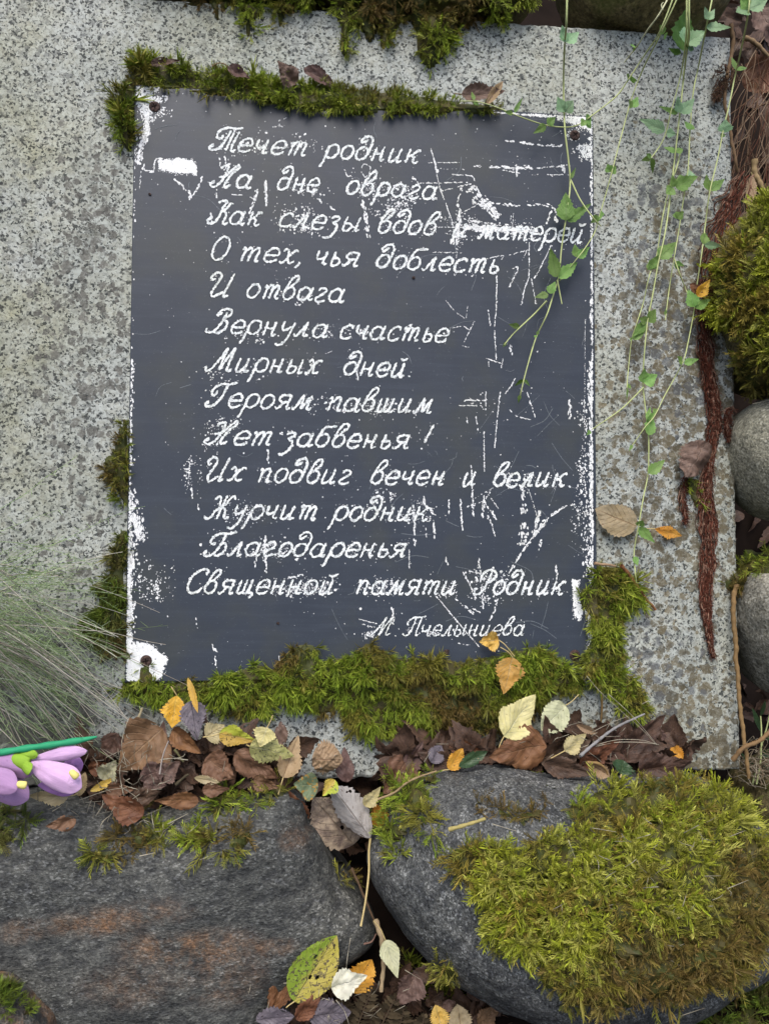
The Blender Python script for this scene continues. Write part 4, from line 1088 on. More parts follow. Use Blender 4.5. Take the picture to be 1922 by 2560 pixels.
moss('shaggy curtain of olive moss hanging over the top of the slab',
     [(760, -30), (772, 10), (800, 15), (830, 30), (848, 60), (852, 105), (858, 142), (866, 142), (872, 90), (895, 66), (922, 108), (935, 95), (947, 66), (955, 122), (963, 122), (975, 90), (988, 98), (996, 62), (1015, 50), (1035, 68), (1046, 130), (1066, 172), (1085, 168), (1105, 145), (1128, 116), (1148, 80), (1160, 46), (1250, 42), (1300, 8), (1310, -30)],
     'feather', 'bright', 0.0095, 6.0, 0.010, 26, 0.42, TOP, droop=0.5, seed=7)
moss('thin yellow green moss with trailing strands at the top centre of the slab',
     [(535, -30), (548, 6), (552, 30), (560, 30), (575, 14), (600, 22), (614, 70), (620, 92), (626, 90), (628, 52), (648, 46), (665, 18), (690, 25), (695, 78), (700, 78), (712, 34), (735, 38), (748, 14), (772, 10), (775, -30)],
     'feather', 'bright', 0.0085, 6.5, 0.006, 18, 0.3, TOP, droop=0.6, seed=8)
moss('small brown green moss strand hanging at the top left of the slab',
     [(455, -30), (465, 6), (490, 14), (540, 6), (546, 40), (541, 52), (532, 20), (520, -30)], 'feather', 'olive', 0.0075, 7, 0.005, 14, 0.6, TOP, droop=0.6, seed=9)
moss('large yellow green moss cushion spread over the right side of the grey boulder',
     [(1118, 2142), (1150, 2118), (1200, 2112), (1260, 2118), (1320, 2118), (1350, 2100), (1390, 2106), (1420, 2070), (1452, 2046), (1474, 1994), (1504, 1978), (1600, 1962), (1680, 1956), (1760, 1964), (1820, 1986), (1862, 2036), (1892, 2110), (1915, 2180), (1920, 2300), (1880, 2370), (1830, 2420), (1740, 2462), (1680, 2488), (1600, 2494), (1560, 2506), (1460, 2508), (1404, 2508), (1430, 2494), (1448, 2484), (1395, 2474), (1352, 2458), (1364, 2440), (1384, 2428), (1364, 2390), (1332, 2370), (1280, 2362), (1248, 2368), (1226, 2352), (1222, 2300), (1208, 2280), (1200, 2250), (1194, 2204), (1160, 2186), (1140, 2165)],
     'feather', 'yellow', 0.0094, 5.7, 0.011, 34, 0.14, {'grey'}, seed=10, droop=.2, out=.45, brown_at=[(1640, 2400, 190, 95, .95), (1850, 2280, 100, 170, .85), (1480, 2470, 110, 50, .8), (1640, 1990, 45, 55, .6), (1450, 2050, 60, 40, .7)])
moss('green moss patch on the upper left shoulder of the grey boulder',
     [(968, 2000), (1002, 1962), (1050, 1943), (1098, 1938), (1078, 1978), (1068, 2020), (1098, 2058), (1096, 2088), (1068, 2084), (1040, 2056), (1010, 2094), (978, 2104), (968, 2060)], 'feather', 'green', 0.010, 7.2, 0.006, 20, 0.2, {'grey'}, seed=11)
moss('small upright moss sprig on the top of the grey boulder',
     [(1360, 1948), (1380, 1968), (1420, 1955), (1442, 1962), (1452, 2010), (1462, 2038), (1430, 2052), (1404, 1995), (1372, 1974)], 'feather', 'bright', 0.010, 7.5, 0.004, 16, 0.25, {'grey'}, seed=12)
moss('thin brownish moss trail across the bare face of the grey boulder',
     [(1186, 2002), (1240, 2016), (1262, 2030), (1330, 2030), (1352, 1996), (1362, 2004), (1346, 2060), (1320, 2076), (1300, 2056), (1258, 2042), (1200, 2028)], 'feather', 'olive', 0.0075, 7.2, 0.003, 12, 0.6, {'grey'}, seed=13)
moss('little green moss tuft at the left rim of the grey boulder',
     [(974, 2130), (1000, 2118), (1012, 2138), (990, 2152), (976, 2148)], 'star', 'bright', 0.009, 7, 0.004, 12, 0.1, {'grey'}, seed=14)
moss('olive moss tuft low on the bare left side of the grey boulder',
     [(1085, 2400), (1120, 2394), (1142, 2440), (1144, 2448), (1120, 2446), (1100, 2425)], 'feather', 'olive', 0.009, 7, 0.004, 14, 0.3, {'grey'}, seed=15)
moss('tiny green moss tuft on top of the grey boulder in the middle',
     [(1326, 1922), (1350, 1912), (1368, 1920), (1366, 1934), (1344, 1938)], 'star', 'bright', 0.008, 6.5, 0.004, 12, 0.05, {'grey'}, seed=16)
moss('loose light green moss sprigs on the upper face of the dark boulder',
     [(205, 2148), (238, 2102), (262, 2072), (300, 2052), (340, 2034), (380, 2034), (398, 2080), (412, 2108), (380, 2108), (340, 2128), (310, 2162), (260, 2148)], 'feather', 'bright', 0.0105, 6.4, 0.003, 16, 0.42, {'dark'}, seed=17)
moss('small pale moss sprig right of the loose sprigs on the dark boulder',
     [(436, 2112), (468, 2092), (486, 2062), (498, 2094), (480, 2112), (460, 2118)], 'feather', 'bright', 0.010, 6.4, 0.003, 14, 0.3, {'dark'}, seed=18)
moss('round brown and green moss tuft on the face of the dark boulder',
     [(522, 2100), (552, 2070), (600, 2060), (626, 2090), (600, 2128), (560, 2148), (536, 2130)], 'feather', 'bright', 0.011, 6.2, 0.006, 20, 0.45, {'dark'}, seed=19, brown_at=[(560, 2100, 35, 35, .8)])
moss('green moss along the top edge of the dark boulder under the leaf litter',
     [(520, 2022), (560, 1986), (620, 1966), (680, 1958), (720, 1970), (690, 2000), (620, 2024), (575, 2042), (535, 2034)], 'feather', 'green', 0.010, 7.5, 0.005, 18, 0.3, {'dark', 'ground'}, seed=20)
moss('olive moss along the lower right rim of the dark boulder',
     [(826, 2170), (850, 2150), (872, 2180), (900, 2224), (904, 2248), (884, 2232), (850, 2200)], 'feather', 'olive', 0.009, 7.5, 0.003, 14, 0.3, {'dark', 'ground'}, seed=21)
moss('dull green moss on the dark boulder at the left edge under the purple flowers',
     [(-30, 2022), (40, 2024), (82, 2030), (88, 2050), (60, 2088), (-30, 2110)], 'feather', 'deep', 0.009, 7.5, 0.004, 18, 0.45, {'dark'}, seed=22)
moss('bushy yellow green moss over the boulder at the right edge of the picture',
     [(1805, 640), (1792, 720), (1800, 800), (1860, 850), (1850, 900), (1870, 970), (1960, 1000), (2060, 980), (2180, 900), (2200, 700), (2120, 540), (2020, 490), (1930, 505), (1870, 560), (1840, 600)],
     'feather', 'yellow', 0.0105, 5.5, 0.009, 34, 0.02, {'mossy'}, seed=23, brown_at=[(1900, 940, 90, 60, .7)], out=1.0)
moss('small dark green moss tuft between the slab and the pale pointed boulder',
     [(1808, 1455), (1832, 1440), (1850, 1395), (1872, 1378), (1940, 1380), (1945, 1428), (1872, 1440), (1856, 1478), (1818, 1478)], 'feather', 'green', 0.011, 7, 0.004, 16, 0.3, {'slab', 'ground', 'pale'}, seed=24)
moss('little moss tuft under the brown folded leaf on the slab',
     [(1712, 1196), (1748, 1200), (1752, 1248), (1740, 1268), (1722, 1238)], 'star', 'bright', 0.008, 7, 0.004, 12, 0.2, S, seed=25, droop=.4)
moss('deep green moss carpet on the ground in the bottom right corner',
     [(1640, 2540), (1700, 2500), (1800, 2470), (1880, 2430), (1990, 2380), (2000, 2640), (1640, 2640)], 'feather', 'deep', 0.012, 9, 0.006, 30, 0.15, {'ground', 'shade'}, seed=26)
moss('dark green moss on the shadowy boulder at the lower right edge',
     [(1870, 1985), (1930, 1960), (2040, 1960), (2060, 2340), (1960, 2330), (1930, 2200), (1890, 2080)], 'feather', 'deep', 0.010, 9, 0.005, 26, 0.2, {'ground', 'shade'}, seed=27)
moss('velvety green moss on the stone in the bottom left corner',
     [(-30, 2462), (30, 2474), (56, 2502), (80, 2530), (56, 2540), (-30, 2545)], 'star', 'deep', 0.006, 6, 0.006, 20, 0.05, {'corner'}, seed=28)
moss('green moss on the ground in the cleft below the grey boulder',
     [(1010, 2395), (1050, 2420), (1100, 2452), (1126, 2500), (1100, 2520), (1062, 2482), (1022, 2432)], 'star', 'green', 0.010, 7, 0.005, 18, 0.1, {'grey', 'ground'}, seed=29)

# ------------------------------------------------------------------ leaves
def leaf_mat(name, col, col2, vein, spot=(0.03, 0.02, 0.012), spots=0.0, band=None, trans=0.25, rough=0.6, veins=1.0, var=0.15, flip=0.0):
    k = NT(name)
    uv = k.sep(k.uv)
    s, t = uv[0], uv[1]                            # s along the midrib, t across (-1..1)
    at = k.math('ABSOLUTE', t)
    rnd = k.rand()
    off = k.vmath('ADD', k.obj, k.vmath('SCALE', (1.0, 0.7, 0.3), k.math('MULTIPLY', rnd, 9)))
    nz = k.noise(off, 130, 4, 0.65)
    c = k.mix(k.step(nz, 0.3, 0.7), col, col2)
    rot = k.step(k.noise(off, 48, 5, 0.7), 0.52, 0.72)
    c = k.mix(k.math('MULTIPLY', rot, 0.55 if trans < 0.2 else 0.6 if spots >= .8 else 0.18), c, k.mix(1.0, c, (0.42, 0.36, 0.32), 'MULTIPLY'))
    if band:                                       # a second colour over part of the leaf
        bc, b0, b1 = band
        c = k.mix(k.step(k.math('ADD', t, k.math('MULTIPLY', k.math('SUBTRACT', nz, 0.5), 1.2)), b0, b1), c, bc)
    if spots > 0:
        sp = k.step(k.noise(off, 420, 3, 0.6), 0.70 - 0.16 * spots, 0.74 - 0.16 * spots)
        c = k.mix(k.math('MULTIPLY', sp, 0.9), c, spot)
        sp = k.step(k.noise(off, 150, 3, 0.6), 0.74 - 0.12 * spots, 0.79 - 0.12 * spots)
        c = k.mix(k.math('MULTIPLY', sp, 0.75), c, spot)
    mid = k.step(at, 0.05, 0.02)
    sv = k.math('FRACT', k.math('MULTIPLY', k.math('SUBTRACT', s, k.math('MULTIPLY', at, 0.30)), 8.0))
    side = k.math('MULTIPLY', k.step(k.math('ABSOLUTE', k.math('SUBTRACT', sv, 0.5)), 0.10, 0.03), k.step(k.noise(off, 60, 2), 0.38, 0.6))
    vn = k.math('MAXIMUM', mid, k.math('MULTIPLY', side, 0.6))
    net = k.step(k.voro(off, 520, 'DISTANCE_TO_EDGE', 'Distance'), 0.10, 0.0)
    vn2 = k.math('MAXIMUM', vn, k.math('MULTIPLY', net, 0.18))
    c = k.mix(k.math('MULTIPLY', vn2, 0.75 * veins), c, vein)
    hsv = k.node('ShaderNodeHueSaturation')
    k.setin(hsv.inputs['Hue'], k.math('ADD', 0.5 - 0.012, k.math('MULTIPLY', rnd, 0.024)))
    k.setin(hsv.inputs['Value'], k.math('ADD', 1 - var, k.math('MULTIPLY', rnd, 2 * var)))
    k.setin(hsv.inputs['Color'], c)
    c = hsv.outputs[0]
    k.bump(k.math('ADD', k.math('MULTIPLY', vn, -1.3), k.math('MULTIPLY', nz, 1.4)), 0.8, 0.0009)
    m = k.base(c, rough, 0.35)
    k.translucent(c, trans)
    return m

LM = {
 'yellow': leaf_mat('yellow_leaf', (0.62, 0.36, 0.06), (0.70, 0.46, 0.12), (0.72, 0.55, 0.25), (0.20, 0.09, 0.03), 0.25),
 'orange': leaf_mat('orange_leaf', (0.60, 0.26, 0.02), (0.66, 0.36, 0.05), (0.68, 0.42, 0.12), (0.10, 0.04, 0.015), 0.45),
 'pale': leaf_mat('pale_yellow_leaf', (0.60, 0.52, 0.22), (0.66, 0.58, 0.30), (0.72, 0.68, 0.45), (0.25, 0.17, 0.08), 0.05, veins=0.8),
 'palegreen': leaf_mat('pale_green_leaf', (0.47, 0.47, 0.27), (0.56, 0.55, 0.36), (0.60, 0.60, 0.42), (0.16, 0.14, 0.07), 0.18),
 'cream': leaf_mat('cream_leaf', (0.68, 0.66, 0.50), (0.74, 0.72, 0.60), (0.78, 0.76, 0.65), (0.2, 0.18, 0.12), 0.1),
 'tan': leaf_mat('tan_leaf', (0.36, 0.25, 0.13), (0.44, 0.32, 0.19), (0.27, 0.17, 0.09), (0.12, 0.06, 0.03), 0.2),
 'straw': leaf_mat('straw_leaf', (0.42, 0.34, 0.18), (0.50, 0.42, 0.26), (0.34, 0.24, 0.12), (0.16, 0.08, 0.03), 0.15),
 'brown': leaf_mat('brown_leaf', (0.135, 0.070, 0.036), (0.20, 0.112, 0.060), (0.24, 0.15, 0.085), (0.06, 0.03, 0.018), 0.3, trans=0.12),
 'rust': leaf_mat('rust_brown_leaf', (0.12, 0.048, 0.022), (0.20, 0.090, 0.040), (0.20, 0.10, 0.05), (0.05, 0.025, 0.015), 0.2, trans=0.15),
 'mauve': leaf_mat('mauve_brown_leaf', (0.095, 0.056, 0.044), (0.15, 0.092, 0.074), (0.19, 0.125, 0.10), (0.04, 0.024, 0.02), 0.35, trans=0.1),
 'dark': leaf_mat('dark_brown_leaf', (0.046, 0.027, 0.018), (0.105, 0.060, 0.038), (0.13, 0.08, 0.05), (0.02, 0.014, 0.012), 0.3, trans=0.08),
 'purple': leaf_mat('purple_grey_leaf', (0.13, 0.112, 0.132), (0.19, 0.165, 0.185), (0.09, 0.075, 0.09), (0.03, 0.025, 0.03), 0.3, trans=0.1),
 'silver': leaf_mat('silver_grey_leaf', (0.36, 0.335, 0.31), (0.46, 0.435, 0.41), (0.22, 0.185, 0.155), (0.12, 0.09, 0.07), 0.35, trans=0.12),
 'patchy': leaf_mat('patchy_pale_brown_leaf', (0.13, 0.092, 0.078), (0.42, 0.32, 0.23), (0.20, 0.14, 0.10), (0.06, 0.04, 0.03), 0.35, trans=0.1),
 'limeyellow': leaf_mat('lime_and_yellow_leaf', (0.58, 0.40, 0.06), (0.62, 0.44, 0.12), (0.66, 0.55, 0.2), (0.05, 0.04, 0.01), 0.62, band=((0.44, 0.50, 0.05), 0.0, 0.35)),
 'olivespot': leaf_mat('olive_spotted_leaf', (0.38, 0.38, 0.13), (0.46, 0.44, 0.18), (0.54, 0.52, 0.28), (0.07, 0.06, 0.035), 0.75),
 'greenspot': leaf_mat('green_yellow_blotched_leaf', (0.42, 0.36, 0.06), (0.46, 0.37, 0.09), (0.44, 0.37, 0.12), (0.06, 0.04, 0.036), 0.95, band=((0.22, 0.31, 0.03), -0.05, 0.35)),
 'greenorange': leaf_mat('green_orange_leaf', (0.145, 0.20, 0.105), (0.18, 0.235, 0.13), (0.27, 0.33, 0.2), (0.50, 0.27, 0.03), 0.75, var=0.05),
 'darkgreen': leaf_mat('dark_green_leaf', (0.030, 0.068, 0.028), (0.048, 0.095, 0.038), (0.14, 0.2, 0.09), (0.30, 0.17, 0.05), 0.1, rough=0.4),
 'vine': leaf_mat('fresh_vine_leaf', (0.17, 0.32, 0.07), (0.24, 0.40, 0.11), (0.32, 0.47, 0.18), (0.08, 0.16, 0.03), 0.05, trans=0.35, rough=0.5, var=0.25),
 'vineblue': leaf_mat('bluish_vine_leaf', (0.20, 0.35, 0.17), (0.27, 0.42, 0.23), (0.34, 0.48, 0.29), (0.1, 0.2, 0.08), 0.05, trans=0.25, rough=0.5),
 'vinedark': leaf_mat('dark_vine_leaf', (0.065, 0.135, 0.018), (0.095, 0.175, 0.028), (0.15, 0.23, 0.06), (0.05, 0.1, 0.02), 0.05, trans=0.35, rough=0.45),
}
STALK = plain('leaf_stalk', (0.46, 0.36, 0.16), 0.6, 0.3, 0.2)
STALKB = plain('brown_leaf_stalk', (0.17, 0.10, 0.05), 0.7, 0.3, 0.2)

def halfwidth(s, shape):
    if shape == 'birch': w = np.where(s < 0.30, np.sin(np.clip(s / 0.30, 0, 1) * math.pi / 2) ** 0.55, np.clip(1 - ((s - 0.30) / 0.70), 0, 1) ** 0.82 * (1 - 0.10 * np.sin(math.pi * np.clip((s - 0.30) / 0.70, 0, 1) ** 2)))
    elif shape == 'round': w = np.where(s < 0.38, np.sin(np.clip(s / 0.38, 0, 1) * math.pi / 2) ** 0.5, np.clip(1 - np.clip((s - 0.38) / 0.62, 0, 1) ** 1.7, 0, 1) ** 0.85)
    elif shape == 'lance': w = np.sin(math.pi * s ** 0.8) ** 0.9
    elif shape == 'rhomb': w = np.where(s < 0.42, (s / 0.42) ** 0.8, 1 - ((s - 0.42) / 0.58) ** 1.2)
    else: w = np.sin(math.pi * s) ** 0.7
    return np.clip(w, 0, 1)

def leaf_geo(A, T, width, roll=0, fold=10, curl=0.0, cross=0.0, shape='birch', teeth=12, tooth=0.17, seed=0, wrinkle=0.085, holes=(), rows=36, cols=14, bite=0.0, twist=0.0):
    "A: where the stalk joins, T: the tip (slab frame). Returns verts, quads, uv"
    rr = np.random.default_rng(seed + 999)
    ax = T - A; L = np.linalg.norm(ax); ax = ax / L
    n = np.array([0, 0, 1.0]); w = np.cross(n, ax); w /= np.linalg.norm(w); z = np.cross(ax, w)
    if z[2] < 0: w, z = -w, -z
    cr, sr = math.cos(R(roll)), math.sin(R(roll))
    w, z = w * cr + z * sr, z * cr - w * sr
    s = np.linspace(0, 1, rows + 1); t = np.linspace(-1, 1, cols + 1)
    S_, T_ = np.meshgrid(s, t, indexing='ij')
    hw = halfwidth(s, shape) * width / 2
    saw = 1 - (s * teeth) % 1.0
    edge = 1 + tooth * (saw - 0.5) * 2 * np.sin(math.pi * s) ** 0.5
    asym = 1 + 0.06 * rr.normal(0, 1, 2)
    y = np.abs(T_) * np.where(T_ > 0, asym[0], asym[1]) * np.sign(T_) * hw[:, None]
    y = y * (1 + (np.abs(T_) ** 6) * (edge[:, None] - 1))
    y = y * (1 + 0.13 * np.array([[mnoise.noise(Vector((a * 3.0, 2.0 * np.sign(b_), seed * .37))) for b_ in t] for a in s]))
    x = S_ * L + np.abs(T_) * 0.10 * L * hw[:, None] / (width / 2 + 1e-9) * np.sin(math.pi * S_) * 0.6
    # bend along the length
    if abs(curl) > 1e-3:
        a = (x / L) * curl
        xb = L * np.sin(a) / curl; zb = L * (1 - np.cos(a)) / curl
    else: xb, zb = x, 0 * x
    if abs(cross) > 1e-3:
        b_ = y / (width / 2) * cross
        yb = (width / 2) * np.sin(b_) / cross; zc = (width / 2) * (1 - np.cos(b_)) / cross
    else: yb, zc = y, 0 * y
    zf = np.abs(y) * math.tan(R(fold))
    ph = rr.uniform(0, 9)
    wr = np.array([[mnoise.noise(Vector((q[0] / L * 3 + ph, q[1] / (width / 2 + 1e-9) * 1.6, ph))) + 0.4 * mnoise.noise(Vector((q[0] / L * 9 + ph, q[1] / (width / 2 + 1e-9) * 5, 2 + ph))) for q in zip(xx, yy)] for xx, yy in zip(x, y)]) * wrinkle * width
    ang = twist * (S_ - 0.5)
    Z = zb + zc + zf + wr
    yb, Z = yb * np.cos(ang) - Z * np.sin(ang) * 0, Z + yb * np.sin(ang)
    v = A + xb[..., None] * ax + yb[..., None] * w + Z[..., None] * z
    q = []
    for i in range(rows):
        for j in range(cols):
            sc, tc = (s[i] + s[i + 1]) / 2, (t[j] + t[j + 1]) / 2
            if any(((sc - hs) / hr) ** 2 + ((tc - ht) / (hr * 2.2)) ** 2 < 1 for hs, ht, hr in holes): continue
            if bite and mnoise.noise(Vector((sc * 5 + ph, tc * 2.5, ph))) * abs(tc) > 0.55 - bite: continue
            o = i * (cols + 1) + j
            q.append((o, o + cols + 1, o + cols + 2, o + 1))
    uv = np.stack([S_.ravel(), T_.ravel()], 1)
    return v.reshape(-1, 3), q, uv

LEAFN = [0]
def leaf(label, A, T, width, mat, n=(0.01, 0.012), stalk=None, name='fallen_leaf', group=None, cat='leaf', stalk_n=None, srad=0.00045, **kw):
    LEAFN[0] += 1
    kw.setdefault('seed', LEAFN[0])
    if mat in ('brown', 'rust', 'dark', 'mauve'):
        c_ = ((A[0] + T[0]) / 2, (A[1] + T[1]) / 2)
        A, T = [tuple(c_[i] + (q[i] - c_[i]) * 1.2 for i in (0, 1)) for q in (A, T)]
        width *= 1.22
        kw.setdefault('bite', .16); kw['tooth'] = kw.get('tooth', .13); kw['wrinkle'] = max(.17, kw.get('wrinkle', 0))
        kw['curl'] = kw.get('curl', 0.5 * math.sin(LEAFN[0] * 1.7)); kw['cross'] = kw.get('cross', 0.5 * math.sin(LEAFN[0] * 2.9))
        if kw.get('shape') == 'round' and LEAFN[0] % 3: kw['shape'] = 'birch'
    if kw.get('holes'): kw.update(rows=90, cols=56)
    a, t = P(A[0], A[1], n[0]), P(T[0], T[1], n[1])
    wm = width * PXM(0, 0, n[0])
    v, q, uv = leaf_geo(a, t, wm, **kw)
    o = mesh_obj(name, v, q, LM[mat], origin=a, uv=uv)
    tag(o, label, cat, group)
    if stalk:
        k = len(stalk)
        sn = stalk_n or [n[0] + 0.001] * k
        path = [a] + [P(p_[0], p_[1], sn[i]) for i, p_ in enumerate(stalk)]
        pp = smooth_path(path, 0.0015)
        rad = np.linspace(1.0, 0.75, len(pp)) * srad
        rad[-2:] *= 1.25
        vv, ff = tube_vf(pp, rad, 6)
        mesh_obj('stalk', vv, [tuple(int(i) for i in f) for f in ff], STALKB if mat in ('brown', 'rust', 'dark', 'mauve', 'purple', 'patchy') else STALK, o)
    return o

# --- litter packed between the slab and the stones, uncountable
def litter():
    g = []
    rr = np.random.default_rng(5)
    vs, fs, uvs, off = [], [], [], 0
    zones = [((200, 1860, 730, 2010), 0.012, 0.03, 170), ((960, 1865, 1560, 1945), 0.005, 0.024, 120), ((1380, 1840, 1720, 1930), 0.003, 0.014, 55), ((600, 2440, 1250, 2640), 0.03, 0.05, 130), ((700, 1960, 960, 2110), -0.06, -0.02, 50), ((1200, 2500, 1700, 2640), 0.0, 0.03, 60), ((1790, -40, 1990, 420), -0.14, -0.08, 60), ((1790, 420, 1990, 1900), -0.22, -0.15, 70)]
    for (x0, y0, x1, y1), na, nb, m in zones:
        for i in range(m):
            x, y = rr.uniform(x0, x1), rr.uniform(y0, y1)
            a = rr.uniform(0, 6.28); l = rr.uniform(45, 105)
            nn = rr.uniform(na, nb)
            h = hit(x, y, {'ground', 'slab'})
            if nn < 0 and h is not None:
                if abs(h[0][2]) < 1e-6: continue
                nn = h[0][2] + 0.005 if nn < -.1 and abs(h[0][2]) > .05 else max(nn, h[0][2] + 0.004)
            A_, T_ = P(x, y, nn), P(x + l * math.cos(a), y + l * math.sin(a), nn + rr.uniform(-.008, .008))
            v, q, uv = leaf_geo(A_, T_, rr.uniform(32, 75) * PXM(0, 0), roll=rr.uniform(-60, 60), fold=rr.uniform(0, 30), curl=rr.uniform(-1.2, 1.2), seed=int(rr.integers(1e6)), rows=14, cols=8, teeth=7, wrinkle=.14, bite=.25)
            vs.append(v); fs += [tuple(off + k for k in f) for f in q]; uvs.append(uv); off += len(v)
    o = mesh_obj('leaf_litter', np.vstack(vs), fs, LM['dark'], uv=np.vstack(uvs))
    tag(o, 'dark rotting leaf litter packed under and between the fallen leaves', 'leaf litter', kind='stuff')
litter()

# --- leaves lodged above the plaque
leaf('small curled brown leaf with a black stalk above the top moss strip', (575, 172), (622, 202), 28, 'mauve', (.012, .010), [(562, 160), (545, 158), (530, 166)], fold=25)
leaf('torn grey brown leaf standing upright behind the top moss strip', (736, 207), (694, 160), 44, 'mauve', (.010, .014), fold=18, curl=.5, bite=.15)
leaf('folded grey brown leaf sloping down on the top moss strip', (766, 176), (836, 206), 34, 'mauve', (.012, .010), fold=20, shape='round')
leaf('tiny dark leaf tucked into the left end of the top moss strip', (384, 160), (448, 156), 22, 'dark', (.009, .010), fold=25)
leaf('purple brown leaf on the right end of the top moss strip', (1162, 236), (1252, 240), 42, 'mauve', (.010, .012), [(1135, 234)], fold=12)
leaf('narrow pointed tan leaf crossing the purple brown leaf above the plaque', (1215, 262), (1257, 203), 24, 'tan', (.014, .018), fold=30, shape='lance')

# --- leaves on the slab's right side
leaf('large tan leaf with small dark specks flat on the slab right of the plaque', (1590, 1316), (1486, 1272), 84, 'straw', (.006, .008), fold=6, shape='round', wrinkle=.06, tooth=.08, bite=.08)
leaf('small bright orange leaf with a brown tip on the slab beside the tan leaf', (1636, 1322), (1704, 1340), 37, 'orange', (.006, .005), [(1622, 1322), (1610, 1320)], fold=12, shape='rhomb')
leaf('brown folded leaf caught on the hairy root on the slab', (1764, 1112), (1712, 1186), 74, 'mauve', (.016, .012), fold=-14, shape='round', cross=-.6)
leaf('orange leaf squeezed between the root and the mossy right boulder', (1742, 742), (1774, 698), 30, 'orange', (.020, .024), fold=20)
leaf('crumpled red brown leaf beside the orange leaf on the hairy root', (1726, 712), (1746, 742), 20, 'rust', (.018, .018), fold=30)

# --- leaves at the bottom edge of the plaque
leaf('yellow birch leaf lying on the bottom moss band', (1281, 1644), (1258, 1736), 72, 'yellow', (.020, .022), [(1270, 1630), (1250, 1618)], fold=8, bite=.1)
leaf('crumpled brown and yellow leaf on the plaque under the signature', (1246, 1600), (1196, 1604), 52, 'yellow', (.011, .012), [(1262, 1612), (1285, 1640)], fold=14, cross=.5, bite=.22, wrinkle=.2)

# --- right group in front of the slab's foot
leaf('big pale yellow birch leaf with long white stalk at the foot of the slab', (1259, 1841), (1338, 1736), 100, 'pale', (.030, .020), [(1249, 1862), (1244, 1880)], fold=7, tooth=.09, teeth=15)
leaf('round pale green leaf standing against the slab right of the big yellow leaf', (1414, 1763), (1352, 1826), 80, 'palegreen', (.020, .028), [(1428, 1754), (1446, 1736)], fold=6, shape='round', tooth=.10)
leaf('small pale yellow square leaf on the dark leaves in front of the slab', (1411, 1877), (1464, 1834), 52, 'pale', (.036, .034), [(1395, 1886), (1376, 1896)], fold=8)
leaf('little orange yellow leaf behind the top of the grey boulder', (1122, 1924), (1156, 1870), 38, 'orange', (.034, .032), [(1108, 1926), (1090, 1932)], fold=14, shape='round')
leaf('narrow dark green leaf beside the little orange leaf', (1146, 1916), (1219, 1878), 34, 'darkgreen', (.038, .036), fold=16, shape='lance')
leaf('big red brown leaf under the stalk of the pale yellow leaf', (1352, 1866), (1226, 1884), 88, 'rust', (.030, .026), fold=8, wrinkle=.1, bite=.1)
leaf('crumpled dark leaf right of the big red brown leaf', (1354, 1894), (1460, 1850), 72, 'dark', (.026, .022), fold=20, cross=.8, bite=.15)
leaf('long dark leaf curled along the top of the grey boulder', (1368, 1912), (1470, 1925), 46, 'dark', (.042, .040), fold=30, curl=.6)
leaf('thin tan curled leaf edge below the round pale green leaf', (1440, 1812), (1492, 1834), 18, 'tan', (.028, .026), fold=35, shape='lance')
leaf('red brown leaf behind the small pale yellow leaf', (1456, 1915), (1530, 1850), 56, 'rust', (.028, .022), fold=18)
leaf('dark purple brown leaf with a raised point against the slab', (1560, 1890), (1640, 1788), 62, 'dark', (.020, .014), fold=22, curl=.5, bite=.2)
leaf('dark crumpled leaf leaning right of the dead twig', (1500, 1890), (1570, 1820), 66, 'dark', (.024, .014), fold=25, cross=.7)
leaf('reddish leaf strip on the slab beside the raised dark point', (1632, 1822), (1664, 1848), 20, 'mauve', (.010, .008), fold=20, shape='lance')
leaf('wide dark leaf with mossy rim on the right end of the litter', (1600, 1930), (1704, 1900), 76, 'dark', (.034, .026), fold=14, wrinkle=.12)
leaf('small dark green leaf with a nibbled edge on top of the grey boulder', (1552, 1936), (1556, 1900), 62, 'darkgreen', (.052, .046), [(1550, 1944)], fold=10, shape='round', bite=.2)
leaf('narrow orange leaf leaning on the slab at the right end of the litter', (1702, 1904), (1676, 1856), 30, 'orange', (.016, .010), fold=25, shape='lance')
leaf('brown curled leaf with a light rim on the top of the grey boulder', (1478, 1912), (1520, 1938), 34, 'tan', (.048, .048), fold=40, shape='lance', curl=.8)
leaf('mauve leaf at the left end of the right hand litter', (1012, 1925), (1050, 1858), 42, 'mauve', (.026, .018), fold=20)
leaf('grey brown skeleton leaf with a fine net of veins', (1076, 1905), (1104, 1864), 44, 'purple', (.030, .024), fold=10, shape='round')
leaf('dark red leaf lying flat at the foot of the bottom moss band', (1130, 1862), (1200, 1880), 36, 'rust', (.018, .022), fold=20)

# --- middle gap between the stones
leaf('upright dark brown leaf at the left end of the gap under the slab', (1014, 1902), (956, 1980), 80, 'brown', (.024, .034), fold=12, cross=.5)
leaf('large grey brown leaf with two holes hanging in the gap between the boulders', (884, 2112), (782, 1994), 124, 'patchy', (.020, .036), fold=8, shape='round', holes=[(.33, -.1, .035), (.62, -.45, .03)], wrinkle=.05, bite=.12)
leaf('silver grey leaf folded lengthwise in the gap between the boulders', (926, 2096), (826, 1960), 78, 'silver', (.044, .044), [(922, 2130), (922, 2180), (914, 2250), (902, 2316)], fold=-34, shape='lance', cross=-.3, stalk_n=[.046, .05, .056, .062], srad=.0009, tooth=.12, bite=.12)
leaf('green leaf with an orange blotch lying above the large holed leaf', (796, 1966), (734, 1960), 74, 'greenorange', (.046, .044), fold=8, tooth=.08)
leaf('torn yellow leaf scrap beside the green and orange leaf', (838, 1950), (806, 1990), 40, 'limeyellow', (.048, .05), fold=20, bite=.25)
leaf('orange brown leaf behind the silver grey leaf', (958, 2066), (934, 2004), 50, 'orange', (.034, .034), fold=20, bite=.15)
